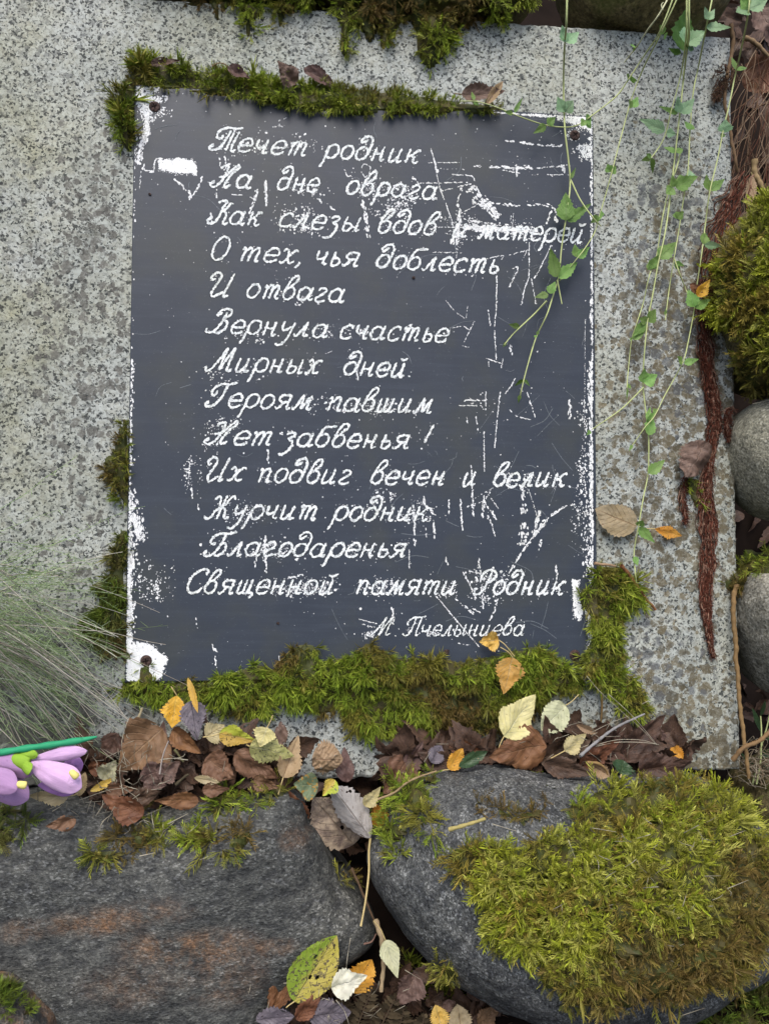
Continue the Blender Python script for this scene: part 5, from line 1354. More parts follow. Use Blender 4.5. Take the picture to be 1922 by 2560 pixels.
leaf('pale yellow torn leaf above the orange brown leaf in the gap', (912, 2016), (952, 1966), 38, 'pale', (.042, .044), fold=18, bite=.2)
leaf('rust leaf tucked along the right corner of the dark boulder', (758, 2050), (724, 1975), 40, 'rust', (.030, .036), fold=15)
leaf('round tan leaf with brown veins and tiny holes at the foot of the slab', (780, 1900), (858, 1898), 84, 'tan', (.036, .034), fold=-12, shape='round', holes=[(.28, -.55, .03), (.72, .35, .02)], cross=-.5, tooth=.14, wrinkle=.12)
leaf('maroon leaf standing behind the round tan leaf', (868, 1948), (862, 1872), 40, 'mauve', (.024, .018), fold=14)
leaf('folded tan leaf with a long stalk left of the round tan leaf', (708, 1944), (746, 1838), 60, 'tan', (.038, .028), [(702, 1965), (696, 1986)], fold=24, cross=.5)
leaf('broad olive yellow leaf peppered with dark spots', (624, 1866), (736, 1890), 78, 'olivespot', (.040, .038), [(616, 1862)], fold=-8, shape='birch', cross=-.4)
leaf('pinkish leaf tip behind the olive spotted leaf', (704, 1862), (702, 1808), 30, 'mauve', (.020, .014), fold=20, shape='lance')
leaf('brown birch leaf under the olive spotted leaf', (596, 1888), (690, 1950), 58, 'brown', (.034, .038), fold=16, curl=-.5)
leaf('brown leaf end folded over the top of the dark boulder', (640, 1950), (692, 1968), 34, 'brown', (.036, .042), fold=20)

# --- left group
leaf('orange yellow leaf with brown specks standing below the moss band', (442, 1738), (430, 1820), 64, 'orange', (.024, .032), [(436, 1728), (428, 1716)], fold=8, shape='rhomb')
leaf('purple grey leaf with black holes beside the orange yellow leaf', (478, 1752), (493, 1852), 62, 'purple', (.028, .036), fold=10, holes=[(.78, -.25, .05), (.85, .35, .03)], shape='birch')
leaf('thin yellow leaf seen edge on above the purple grey leaf', (470, 1694), (499, 1784), 15, 'yellow', (.030, .034), fold=40, shape='lance', curl=.4)
leaf('mauve leaf tip right of the purple grey leaf', (498, 1785), (520, 1806), 26, 'mauve', (.024, .028), fold=20)
leaf('large mid brown leaf with a serrated lower edge at the left of the litter', (398, 1830), (300, 1918), 112, 'brown', (.034, .046), fold=8, tooth=.09, wrinkle=.09)
leaf('dark brown leaf half hidden under the large mid brown leaf', (290, 1838), (268, 1902), 44, 'dark', (.030, .034), fold=15)
leaf('pinkish brown folded leaf right of the large mid brown leaf', (402, 1918), (406, 1808), 44, 'mauve', (.038, .028), fold=26)
leaf('dark curled leaf with a rusty rim under the purple grey leaf', (436, 1830), (504, 1878), 46, 'rust', (.032, .038), fold=30, cross=.8)
leaf('tan leaf under the left end of the lime yellow leaf', (514, 1842), (562, 1812), 50, 'straw', (.034, .030), fold=8)
leaf('lime and yellow leaf speckled with black marks', (548, 1834), (640, 1852), 54, 'limeyellow', (.040, .036), [(530, 1840), (508, 1843)], fold=10, tooth=.09)
leaf('small clean pale yellow leaf with a hooked stalk', (668, 1819), (650, 1868), 56, 'pale', (.042, .046), [(678, 1800), (682, 1788)], fold=6, tooth=.12, teeth=8)
leaf('mauve rounded leaf in the middle of the left litter', (404, 1925), (352, 1944), 44, 'mauve', (.046, .048), fold=14, shape='round')
leaf('brown oval leaf right of the mauve rounded leaf', (404, 1942), (446, 1908), 46, 'mauve', (.044, .042), fold=14, shape='round')
leaf('dark mauve oval leaf below the mauve rounded leaf', (364, 1960), (414, 1966), 32, 'mauve', (.050, .050), fold=10, shape='round')
leaf('brown leaf with a patch of grey netting left on it', (520, 1900), (584, 1940), 64, 'brown', (.040, .044), fold=12)
leaf('thin light tan leaf scrap with a gnawed hole', (486, 1944), (550, 1956), 20, 'straw', (.050, .050), fold=14, shape='lance', bite=.2)
leaf('flat mauve leaf on the rim of the dark boulder', (512, 1974), (570, 1974), 28, 'brown', (.050, .052), fold=12, shape='round')
leaf('rust leaf folded over the rim of the dark boulder at far left', (350, 2034), (256, 1996), 56, 'rust', (.060, .062), fold=12, cross=.6)
leaf('long serrated rust leaf lying on the rim of the dark boulder', (488, 2002), (394, 1996), 36, 'rust', (.058, .060), fold=20, tooth=.1)
leaf('brown leaf strip above the rust folded leaf', (270, 1972), (332, 1972), 30, 'brown', (.052, .052), fold=14)
leaf('dark brown leaf pressed into the litter behind the rust leaf', (330, 2000), (398, 1984), 40, 'dark', (.052, .052), fold=14)
leaf('crinkled dry green leaf near the flowers', (256, 1950), (292, 1900), 46, 'palegreen', (.050, .048), fold=22, wrinkle=.22, bite=.2)
leaf('yellow curled blade under the crinkled dry green leaf', (226, 1978), (292, 1944), 20, 'yellow', (.054, .052), fold=25, shape='lance')
leaf('brown leaf behind the crinkled dry green leaf', (226, 1924), (264, 1908), 28, 'rust', (.044, .042), fold=20)
leaf('straw coloured leaf under the purple flowers', (172, 1990), (70, 1990), 42, 'straw', (.060, .062), [(195, 1984), (212, 1960)], fold=12)
leaf('pinkish tan leaf edge right of the purple flowers', (196, 1990), (214, 1930), 26, 'tan', (.052, .048), fold=20, shape='round')
leaf('small crumpled brown leaf lying on the face of the dark boulder', (186, 2050), (122, 2060), 32, 'brown', (.074, .075), fold=22, bite=.2)

# --- bottom group between the stones
leaf('big green and yellow blotched leaf with ragged holes at the bottom', (736, 2504), (842, 2338), 112, 'greenspot', (.074, .066), [(724, 2512), (716, 2519)], fold=6, shape='round', tooth=.03, holes=[(.60, .36, .034), (.36, -.02, .03), (.40, -.28, .03), (.86, -.42, .035)], wrinkle=.04)
leaf('long brown leaf edge left of the big blotched leaf', (684, 2518), (740, 2398), 46, 'rust', (.066, .066), fold=18, shape='lance', holes=[(.72, .1, .03)])
leaf('white cream leaf with a toothed edge on the big blotched leaf', (828, 2470), (918, 2438), 78, 'cream', (.078, .074), fold=8, tooth=.12, bite=.12)
leaf('orange brown leaf behind the white cream leaf', (880, 2480), (930, 2398), 66, 'orange', (.062, .058), fold=10, shape='round')
leaf('pale green leaf hanging point down on the left side of the grey boulder', (963, 2350), (994, 2446), 48, 'palegreen', (.064, .072), [(952, 2325), (934, 2302)], fold=8, tooth=.05)
leaf('mauve brown leaf on the ground below the hanging pale green leaf', (1040, 2444), (996, 2512), 62, 'mauve', (.062, .066), fold=14)
leaf('purple grey torn leaf at the bottom edge of the picture', (772, 2540), (878, 2530), 66, 'purple', (.072, .072), fold=8, bite=.2, shape='round')
leaf('small purple grey leaf left of the torn purple leaf', (640, 2550), (736, 2540), 52, 'purple', (.076, .076), fold=10, bite=.25, shape='round')
leaf('rust leaf between the two purple grey leaves', (748, 2545), (806, 2482), 40, 'rust', (.074, .076), fold=18)
leaf('yellow leaf with round black dots at the bottom edge', (1104, 2572), (1088, 2512), 46, 'yellow', (.066, .062), fold=10, shape='round', holes=[(.5, .3, .03)])
leaf('pinkish yellow leaf right of the yellow dotted leaf', (1154, 2580), (1142, 2510), 54, 'straw', (.066, .064), fold=12, shape='round')
leaf('small mauve leaf above the pinkish yellow leaf', (1106, 2516), (1136, 2506), 24, 'mauve', (.060, .060), fold=12, shape='round')
leaf('brown leaf under the bottom rim of the grey boulder', (1200, 2560), (1250, 2520), 44, 'brown', (.05, .05), fold=16)
leaf('mauve leaf on the ground under the moss of the grey boulder', (1500, 2570), (1580, 2540), 60, 'mauve', (.04, .04), fold=16)
leaf('red brown leaf standing at the bottom right of the grey boulder', (1690, 2580), (1680, 2532), 40, 'rust', (.04, .04), fold=16)
# --- leaves in the shade right of the slab
leaf('big dull brown leaf in the shade right of the slab top', (1870, 210), (1990, 130), 90, 'rust', (-.09, -.07), fold=10)
leaf('brown leaf in the shade at the top right corner of the picture', (1900, 20), (1940, 110), 80, 'mauve', (-.06, -.06), fold=14)
leaf('small tan leaf hanging beside the rootlets on the right', (1880, 440), (1866, 520), 30, 'tan', (-.02, -.02), [(1876, 430)], fold=25, shape='lance')

# ------------------------------------------------------------------ trailing vines
STEM = plain('vine_stem', (0.42, 0.47, 0.20), 0.55, 0.3, 0.2)
STEMP = plain('pale_vine_stem', (0.52, 0.52, 0.32), 0.6, 0.3, 0.2)
def vine_n(y, n):
    'the vines come over the top boulders, then fall back on to the slab'
    s = min(1.0, max(0.0, (190 - y) / 150.0))
    return n + 0.062 * s * s * (3 - 2 * s)
def vine(label, paths, nodes, n=0.012, rad=0.0008, pale=False):
    "paths: list of pixel polylines (first is the main stem); nodes: (x, y, [(tip x, tip y, width, material)])"
    if paths[0][0][1] <= -40:                      # the stem goes on over the stones above
        x_ = paths[0][0][0]
        paths = [[(x_ + 34, -290), (x_ + 22, -200), (x_ + 8, -110)] + paths[0]] + paths[1:]
    base = P(paths[0][0][0], paths[0][0][1], n)
    root = empty('creeping_vine', base)
    tag(root, label, 'vine', 'green vines trailing over the slab')
    for pi, pth in enumerate(paths):
        q = [P(x, y, vine_n(y, n) + 0.004 * math.sin(i * 1.3 + x) + (0.0015 * pi)) for i, (x, y) in enumerate(pth)]
        pp = smooth_path(q, 0.002)
        r_ = np.linspace(1.0, 0.6, len(pp)) * (1 + .18 * np.array([mnoise.noise(Vector((i_ * .13, pi, rad * 1e4))) for i_ in range(len(pp))])) * rad * .86 * (1 if pi == 0 else 0.8)
        vv, ff = tube_vf(pp, r_, 6)
        mesh_obj('stem', vv, [tuple(int(i) for i in f) for f in ff], STEMP if pale else STEM, root)
    k = 0
    for (x, y, lv) in nodes:
        for (tx, ty, w, m) in lv:
            k += 1
            a = P(x, y, vine_n(y, n) + 0.002); t = P(tx, ty, vine_n(y, n) + 0.002 + 0.0035 * math.sin(k * 2.3))
            L = math.hypot(tx - x, ty - y)
            a = a + (t - a) * 0.12
            a = a - (t - a) * .06; t = t + (t - a) * .14
            v, q, uv = leaf_geo(a, t, w * 1.32 * PXM(0, 0), roll=18 * math.sin(k * 1.9), fold=9, curl=0.5 * math.sin(k), shape='birch', teeth=6, tooth=.2, seed=int(x * 7 + y), rows=18, cols=8, wrinkle=.05)
            mesh_obj('leaf', v, q, LM[m], root, uv=uv)
vn, vb, vd = 'vine', 'vineblue', 'vinedark'
vine('long vine stem hanging down over the right part of the plaque past the verse',
     [[(1418, -40), (1415, 60), (1411, 110), (1408, 190), (1409, 270), (1412, 330), (1424, 440), (1421, 500), (1412, 560), (1403, 620), (1396, 690), (1380, 745), (1365, 790), (1341, 840), (1325, 890), (1310, 945), (1303, 975), (1297, 1002)],
      [(1366, 752), (1335, 785), (1300, 818), (1278, 840), (1260, 862)], [(1392, 700), (1398, 730), (1404, 760)], [(1425, 448), (1450, 500), (1482, 545), (1502, 566)]],
     [(1412, 104), ((1392, 62, 24, vn), (1438, 76, 22, vn)), (1413, 108, [(1400, 70, 22, vb), (1440, 90, 24, vb)])][2:] +
     [(1412, 282, [(1394, 246, 24, vb), (1434, 252, 26, vb), (1402, 270, 16, vn)]), (1415, 556, [(1414, 488, 34, vn), (1466, 516, 22, vn)]), (1425, 448, [(1434, 424, 7, vn)]),
      (1392, 698, [(1376, 628, 24, vn), (1442, 656, 24, vn)]), (1372, 736, [(1340, 739, 14, vn), (1386, 706, 16, vn)]), (1300, 818, [(1274, 812, 11, vd)]), (1341, 838, [(1334, 846, 6, vn), (1346, 826, 6, vn)]), (1309, 948, [(1288, 964, 8, vd), (1322, 962, 7, vd)]), (1299, 985, [(1296, 1006, 7, vn)]), (1266, 855, [(1257, 866, 7, vn)])], 0.014, .0010)
vine('vine that arcs across the top right corner of the plaque to the moss strip',
     [[(1692, -40), (1650, 75), (1612, 135), (1571, 197), (1540, 240), (1480, 288), (1445, 312), (1410, 318), (1360, 312), (1300, 292), (1240, 268), (1190, 254), (1150, 253)]],
     [(1572, 198, [(1563, 188, 16, vd), (1586, 204, 16, vd)]), (1462, 300, [(1452, 314, 16, vn), (1478, 296, 22, vn), (1480, 318, 18, vn)]), (1366, 312, [(1338, 330, 16, vn), (1384, 296, 18, vn)]), (1284, 284, [(1300, 252, 9, vn), (1260, 280, 10, vn)]), (1184, 252, [(1180, 228, 8, vn), (1196, 262, 8, vn)])], 0.016)
vine('vine slanting from the top down past the upper right corner of the plaque',
     [[(1706, -40), (1650, 85), (1610, 165), (1580, 240), (1552, 340), (1530, 425), (1515, 480), (1499, 535), (1486, 580), (1462, 620), (1442, 646), (1418, 676), (1398, 702)]],
     [(1580, 270, [(1568, 252, 18, vn), (1590, 250, 18, vn)]), (1524, 432, [(1518, 412, 18, vn), (1540, 416, 20, vn)]), (1498, 540, [(1478, 556, 15, vn), (1508, 536, 20, vn)]), (1442, 646, [(1434, 616, 20, vn), (1466, 622, 17, vn)]), (1660, 85, [(1648, 65, 14, vn), (1664, 96, 14, vn)])], 0.013)
vine('short pale leafless sprig above the slab beside the olive brown boulder',
     [[(1684, -40), (1650, 30), (1618, 75), (1590, 118), (1572, 140), (1560, 156)], [(1655, 25), (1652, 12), (1658, 6)]], [(1588, 116, [(1572, 116, 7, vn), (1582, 126, 5, vn)])], 0.02, .0009, True)
vine('vine with one big dark leaf and a bluish lobed leaf over the slab top',
     [[(1716, -40), (1715, 70), (1710, 130), (1702, 180), (1690, 230), (1676, 280), (1664, 330), (1650, 362), (1626, 396)], [(1718, 30), (1722, 90), (1712, 150), (1706, 190)]],
     [(1704, 134, [(1704, 36, 62, vd), (1672, 125, 14, vd)]), (1710, 112, [(1756, 82, 36, vb), (1716, 66, 34, vb), (1738, 118, 26, vd)]), (1664, 330, [(1606, 300, 24, vb), (1684, 336, 17, vb)]), (1628, 392, [(1602, 404, 11, vd), (1614, 386, 9, vn), (1632, 430, 10, vd)])], 0.018, .0009)
vine('leafiest vine hanging straight down the slab right of the plaque',
     [[(1722, -40), (1720, 80), (1708, 190), (1700, 270), (1693, 330), (1685, 400), (1678, 460), (1668, 540), (1658, 600), (1644, 660), (1630, 740), (1618, 800), (1610, 880), (1606, 955), (1611, 1010), (1620, 1090), (1619, 1180), (1608, 1240), (1596, 1310), (1584, 1380), (1587, 1430), (1590, 1456)],
      [(1608, 968), (1560, 1016), (1520, 1046), (1478, 1074)]],
     [(1696, 285, [(1688, 246, 24, vb), (1726, 258, 30, vb), (1650, 268, 12, vn)]), (1688, 382, [(1664, 366, 14, vn), (1710, 368, 12, vn)]), (1684, 470, [(1680, 440, 14, vn), (1732, 446, 28, vn), (1664, 486, 24, vn)]), (1644, 648, [(1684, 612, 30, vn), (1620, 672, 18, vn)]), (1616, 806, [(1642, 774, 26, vn), (1600, 796, 18, vn), (1582, 838, 20, vn)]), (1606, 958, [(1604, 924, 26, vn), (1636, 940, 28, vn)]), (1616, 1052, [(1624, 1020, 11, vn), (1640, 1030, 12, vn)]), (1619, 1092, [(1632, 1036, 26, vn)]), (1618, 1186, [(1656, 1154, 20, vn)]), (1594, 1316, [(1604, 1300, 20, vn), (1628, 1350, 20, vn)]), (1584, 1390, [(1592, 1412, 14, vn)]), (1476, 1076, [(1468, 1086, 9, vn)])], 0.016, .0009)
vine('vine between the leafiest one and the slab edge with a broad leaf pair',
     [[(1786, -40), (1766, 60), (1745, 165), (1732, 230), (1724, 320), (1719, 420), (1707, 500), (1695, 580), (1684, 645), (1672, 720), (1662, 800)], [(1684, 645), (1697, 682), (1712, 720), (1718, 735)]],
     [(1768, 50, [(1756, 22, 18, vb), (1780, 32, 14, vb)]), (1760, 68, [(1818, 70, 20, vb)]), (1724, 326, [(1714, 302, 16, vn), (1732, 306, 13, vn)]), (1710, 442, [(1736, 440, 26, vb), (1690, 452, 16, vn)]), (1690, 548, [(1688, 532, 18, vn), (1706, 530, 20, vn)]), (1684, 655, [(1700, 672, 13, vn), (1710, 664, 8, vn)]), (1662, 790, [(1664, 772, 6, vn)])], 0.013)
vine('outermost vine hanging along the right edge of the slab',
     [[(1876, -40), (1868, 40), (1850, 130), (1836, 190), (1822, 260), (1808, 320), (1792, 400), (1773, 480), (1762, 560), (1752, 640), (1740, 720), (1734, 775), (1720, 850), (1708, 900), (1685, 945), (1660, 990), (1635, 1040), (1610, 1070), (1574, 1122)]],
     [(1870, 24, [(1836, 40, 26, vb), (1906, 10, 30, vb), (1850, -5, 24, vn)]), (1838, 176, [(1832, 142, 18, vn), (1872, 164, 9, vn)]), (1810, 334, [(1812, 302, 26, vb), (1800, 344, 9, vd)]), (1772, 478, [(1760, 444, 22, vn), (1806, 452, 22, vn)]), (1756, 612, [(1764, 580, 22, vn), (1806, 614, 15, vb)]), (1734, 770, [(1722, 728, 26, vn), (1768, 752, 20, vn)]), (1706, 908, [(1688, 894, 18, vn), (1740, 900, 15, vn)]), (1640, 1030, [(1632, 1022, 10, vn)]), (1580, 1112, [(1574, 1124, 7, vn)])], 0.018, .0008)
vine('slim vine left of the leafiest one on the slab',
     [[(1700, 380), (1690, 420), (1672, 470), (1655, 545), (1640, 640), (1622, 690), (1606, 760), (1590, 810), (1578, 850), (1570, 920), (1566, 970)]],
     [(1624, 676, [(1640, 640, 22, vn), (1622, 656, 12, vn)]), (1578, 850, [(1612, 824, 16, vn), (1574, 846, 10, vn)]), (1567, 968, [(1578, 962, 11, vn), (1567, 996, 5, vn)])], 0.011, .0007)

# ------------------------------------------------------------------ roots, grass, twigs
def strands(name, label, cat, mat, items, sides=4, kind=None, group=None, parent=None):
    "items: (points in the slab frame, start radius, end radius, colour)"
    g = Geo()
    for pts, ra, rb, c in items:
        pp = np.asarray(pts)
        v, f = tube_vf(pp, np.linspace(ra, rb, len(pp)), sides)
        g.add(v, f, c)
    o = g.build(name, mat, parent)
    if label: tag(o, label, cat, group, kind)
    return o

def root_mass(label, spine, widths, n, m, cols, seed, name='hanging_root'):
    rr = np.random.default_rng(seed)
    sp = smooth_path(spine, 6.0); k = len(sp)
    wd = np.interp(np.linspace(0, 1, k), np.linspace(0, 1, len(widths)), widths)
    tan = np.gradient(sp, axis=0); tan /= np.linalg.norm(tan, axis=1)[:, None]
    nr = np.stack([-tan[:, 1], tan[:, 0]], 1)
    items = []
    for i in range(m):
        a = rr.uniform(0, 0.93); ln = rr.uniform(0.03, 0.16) if i % 9 else rr.uniform(0.2, 0.4)
        i0, i1 = int(a * k), min(k - 1, int((a + ln) * k) + 3)
        if i1 - i0 < 3: continue
        lane = rr.uniform(-1, 1); ph = rr.uniform(0, 20)
        pts = []
        for j in range(i0, i1):
            u = (j - i0) / (i1 - i0)
            fray = (1 + 1.1 * u * (abs(lane) > .6))
            off = lane * wd[j] * 0.5 * fray * (1 + .5 * mnoise.noise(Vector((j * .16, lane * 2, 8)))) + 8 * mnoise.noise(Vector((j * .25, ph, 0)))
            q = sp[j] + nr[j] * off
            dep = n + 0.0035 * math.sqrt(max(0.05, 1 - lane * lane)) * rr.uniform(0.2, 1) * (1 if j % 3 else .7) + 0.002 * mnoise.noise(Vector((j * .2, ph, 5)))
            pts.append(P(q[0], q[1], max(0.0006, dep)))
        c = np.array(cols[rr.integers(0, len(cols))]) * rr.uniform(.7, 1.25)
        r_ = rr.uniform(0.00025, 0.0007)
        items.append((pts, r_, r_ * 0.5, c))
        # side hairs
        for h_ in range(9):
            j = int(rr.integers(0, len(pts)))
            d = rr.normal(0, 1, 3); d[2] = abs(d[2]) * 0.6; d /= np.linalg.norm(d)
            l = rr.uniform(0.0012, 0.0042)
            items.append(([pts[j], pts[j] + d * l * .5, pts[j] + d * l + [0, -l * .4, 0]], 0.00022, 0.00012, c))
    return strands(name, label, 'root', FIBRE, items)
RED = [(0.10, 0.026, 0.016), (0.15, 0.045, 0.028), (0.06, 0.018, 0.012), (0.19, 0.07, 0.046), (0.12, 0.035, 0.022), (0.34, 0.20, 0.14)]
root_mass('long hairy red brown root hanging down the right side of the slab',
          [(1865, 430), (1838, 500), (1805, 590), (1775, 690), (1762, 790), (1764, 880), (1778, 980), (1784, 1060), (1768, 1160), (1762, 1260), (1768, 1340), (1768, 1430), (1762, 1500), (1770, 1570), (1778, 1620), (1784, 1650)],
          [50, 50, 50, 44, 36, 28, 24, 22, 18, 16, 24, 27, 24, 18, 10, 3], 0.001, 380, RED, 31)
root_mass('short curled red brown root beside the long hairy root on the slab', [(1712, 1190), (1706, 1230), (1708, 1270), (1714, 1300), (1711, 1312)], [12, 12, 12, 9, 3], 0.0008, 45, RED, 32)
root_mass('small red brown root hook at the right edge of the slab near the round boulder', [(1842, 1018), (1828, 1020), (1816, 1030), (1818, 1060), (1820, 1110)], [14, 14, 12, 9, 3], 0.001, 50, RED, 33)
root_mass('dark torn root scrap on the top right corner of the slab', [(1825, 165), (1818, 190), (1800, 215), (1792, 240), (1786, 258)], [44, 46, 30, 14, 4], 0.004, 80, [(0.05, 0.025, 0.018), (0.10, 0.05, 0.035), (0.16, 0.10, 0.06)], 34)

rr = np.random.default_rng(50)
items = []
for i in range(80):
    x0, y0 = rr.uniform(1850, 1970), rr.uniform(90, 420)
    ln = rr.uniform(120, 420); a = R(rr.normal(102, 22)); ph = rr.uniform(0, 9)
    n0 = rr.uniform(-.08, -.015)
    pts = []
    for s in np.linspace(0, 1, 14):
        pts.append(P(max(1800, x0 + math.cos(a) * ln * s + 32 * mnoise.noise(Vector((s * 2.2, ph, 0)))), y0 + math.sin(a) * ln * s, n0 + .012 * mnoise.noise(Vector((s * 2, ph, 4)))))
    c = [(0.20, 0.12, 0.075), (0.32, 0.23, 0.155), (0.11, 0.055, 0.035), (0.14, 0.055, 0.035)][rr.integers(0, 4)]
    r_ = rr.uniform(.0002, .00065)
    items.append((pts, r_, r_ * .5, c))
strands('rootlets', 'tangle of thin pale rootlets hanging in the dark gap right of the slab top', 'roots', FIBRE, items)

def stick(label, pts, n, rad, col, name='dead_twig', cat='twig', taper=.7):
    q = [P(x, y, n if np.isscalar(n) else n[i]) for i, (x, y) in enumerate(pts)]
    pp = smooth_path(q, 0.002)
    pp = pp + np.array([[mnoise.noise(Vector(v * 120 + 3)) * rad * .5 for _ in range(3)] for v in pp])
    v, f = tube_vf(pp, np.linspace(rad, rad * taper, len(pp)) * (1 + .15 * np.sin(np.arange(len(pp)) * 1.7)), 7)
    g = Geo(); g.add(v, f, col)
    return tag(g.build(name, FIBRE), label, cat)
TAN = (0.36, 0.25, 0.12)
stick('long tan dry stalk down the lower right edge of the slab', [(1842, 1462), (1832, 1500), (1836, 1600), (1846, 1720), (1858, 1830), (1866, 1900), (1870, 1945)], [.004, .007, .008, .01, .014, .02, .02], .0021, (0.30, 0.19, 0.085), 'dry_stalk', 'stalk')
stick('second dry stalk crossing the foot of the long tan stalk', [(1830, 1900), (1860, 1868), (1900, 1850), (1940, 1808), (1980, 1740)], [.02, .025, .025, .02, .01], .0019, (0.27, 0.165, 0.08), 'dry_stalk', 'stalk')
stick('brown stalk hanging along the upper right edge of the slab', [(1826, 60), (1830, 120), (1815, 190), (1812, 260), (1822, 310), (1838, 400), (1842, 430)], [.01, .006, .005, .005, .004, .004, .0], .0017, (0.22, 0.14, 0.08), 'dry_stalk', 'stalk')
stick('light woody stalk end in the dark gap beside the rootlets', [(1884, 400), (1892, 440), (1906, 480)], -.02, .0028, (0.40, 0.29, 0.15), 'dry_stalk', 'stalk')
stick('pale brown bent stalk in the gap at the slab top right corner', [(1862, 92), (1890, 110), (1920, 140)], -.04, .0022, (0.33, 0.23, 0.13), 'dry_stalk', 'stalk')
stick('grey lichen covered twig leaning over the dark leaves', [(1450, 1890), (1490, 1855), (1540, 1818), (1610, 1785)], [.040, .034, .026, .016], .0013, (0.34, 0.33, 0.33), taper=.6)
stick('reddish brown needle stalk on the slab beside the bright moss clump', [(1554, 1412), (1575, 1440), (1605, 1485), (1638, 1524)], [.014, .01, .007, .004], .0015, (0.30, 0.13, 0.06))
stick('short straw at the top of the bright moss clump', [(1485, 1408), (1510, 1412), (1540, 1414)], .013, .0012, (0.42, 0.28, 0.17))
stick('thin dark stalk under the bright moss clump', [(1502, 1722), (1504, 1770), (1500, 1810)], .004, .0011, (0.20, 0.13, 0.055))
stick('yellow straw bit lying on the bare top of the grey boulder', [(1122, 2074), (1165, 2062), (1212, 2047)], [.118, .122, .126], .0014, (0.50, 0.42, 0.16), 'straw_bit', 'straw')
stick('reddish stalk lying along the grey boulder from the litter', [(946, 1998), (985, 1982), (1010, 1962), (1040, 1945), (1090, 1928)], [.052, .054, .056, .058, .05], .0009, (0.40, 0.29, 0.16))
stick('curved brown stalk under the small dark green leaf', [(1466, 1906), (1490, 1908), (1510, 1920), (1520, 1940)], .052, .0012, (0.34, 0.22, 0.09))
stick('long tan stalk standing in the cleft between the two big boulders', [(938, 2300), (952, 2340), (958, 2400), (952, 2480)], [.05, .056, .058, .064], .0020, (0.40, 0.30, 0.18), 'dry_stalk', 'stalk')
stick('thin dark stem along the lower right rim of the dark boulder', [(880, 2170), (905, 2230), (930, 2290), (945, 2310)], .045, .0010, (0.16, 0.10, 0.06))
stick('curly reddish twig in the cleft above the orange brown leaf', [(892, 2385), (905, 2362), (928, 2355), (940, 2334)], .05, .0007, (0.24, 0.14, 0.11))
stick('dark olive twig lying in the left leaf litter', [(440, 1962), (462, 1942), (472, 1936)], .054, .0011, (0.08, 0.065, 0.04))
stick('short green stub in the left leaf litter', [(436, 1874), (448, 1890), (460, 1904)], .05, .0009, (0.16, 0.15, 0.07))
stick('white thin twig in the left leaf litter', [(400, 1935), (408, 1888), (422, 1852)], .056, .0006, (0.46, 0.40, 0.36))
stick('pale straw bundle hanging above the left leaf litter', [(332, 1820), (346, 1795), (356, 1770)], .04, .0012, (0.50, 0.42, 0.26), 'straw_bit', 'straw')

rr = np.random.default_rng(61)
items = []
def hairline(pts, n, r_, c): items.append(([P(x, y, n + .002 * math.sin(i)) for i, (x, y) in enumerate(smooth_path(pts, 8))], r_, r_ * .6, c))
PALE = (0.52, 0.47, 0.36)
for pts in [[(1466, 1690), (1500, 1730), (1560, 1785), (1600, 1820), (1640, 1862)], [(1520, 1735), (1580, 1790), (1640, 1860)], [(1490, 1862), (1540, 1850), (1600, 1850), (1646, 1862)], [(1488, 1866), (1540, 1856), (1600, 1856), (1640, 1860)], [(1480, 1830), (1520, 1810), (1570, 1790)], [(1570, 1655), (1600, 1690), (1628, 1745)], [(1620, 1752), (1604, 1760)],
            [(300, 1965), (345, 2000), (312, 2030)], [(200, 2000), (270, 1976), (330, 1968)], [(360, 2040), (430, 2012), (500, 2004)], [(470, 1900), (430, 1896), (400, 1900)], [(310, 1990), (300, 1930), (312, 1880)], [(320, 1800), (305, 1860), (318, 1920)], [(255, 2055), (300, 2020), (350, 1985)], [(160, 2046), (200, 2040)], [(420, 2060), (470, 2034)],
            [(1090, 1860), (1120, 1860)], [(1060, 1905), (1075, 1880)], [(1000, 2020), (1030, 1995)], [(876, 2345), (866, 2420), (868, 2500)], [(840, 2500), (862, 2530), (876, 2575)], [(1012, 2425), (1050, 2448)],
            [(1230, 2060), (1290, 2078)], [(1300, 2270), (1290, 2330), (1278, 2430)], [(1540, 2230), (1600, 2196)], [(1420, 2100), (1450, 2180)], [(1480, 2070), (1540, 2080)], [(1816, 2222), (1870, 2200)], [(1700, 2540), (1760, 2520)], [(280, 1990), (260, 2010), (240, 2040)], [(500, 2150), (520, 2142)], [(350, 2140), (388, 2132)], [(1880, 1010), (1910, 1003), (1960, 990)]]:
    hairline(pts, {True: .03, False: .056}[pts[0][0] > 1400 and pts[0][1] < 1900] if pts[0][1] < 2060 else .135 if pts[0][0] > 1180 else .075, rr.uniform(.0002, .00036), np.array(PALE) * rr.uniform(.6, 1.1))
for (cx, cy, rx, ry, m, n) in [(330, 1930, 150, 90, 60, .054), (1480, 1860, 150, 60, 26, .034), (850, 2500, 160, 60, 30, .072), (1640, 2220, 220, 200, 46, .146), (200, 2010, 120, 30, 20, .064), (420, 2060, 160, 30, 16, .076)]:
    for i in range(m):
        x, y, a, l = rr.normal(cx, rx * .5), rr.normal(cy, ry * .5), rr.uniform(0, 6.28), rr.uniform(10, 46)
        hairline([(x, y), (x + math.cos(a) * l * .5 + rr.normal(0, 3), y + math.sin(a) * l * .5), (x + math.cos(a) * l, y + math.sin(a) * l)], n, rr.uniform(.00014, .0003), np.array(PALE) * rr.uniform(.4, 1.0))
strands('dry_grass_litter', 'thin pale dry grass blades strewn over the leaves and moss', 'dry grass', FIBRE, items, kind='stuff')

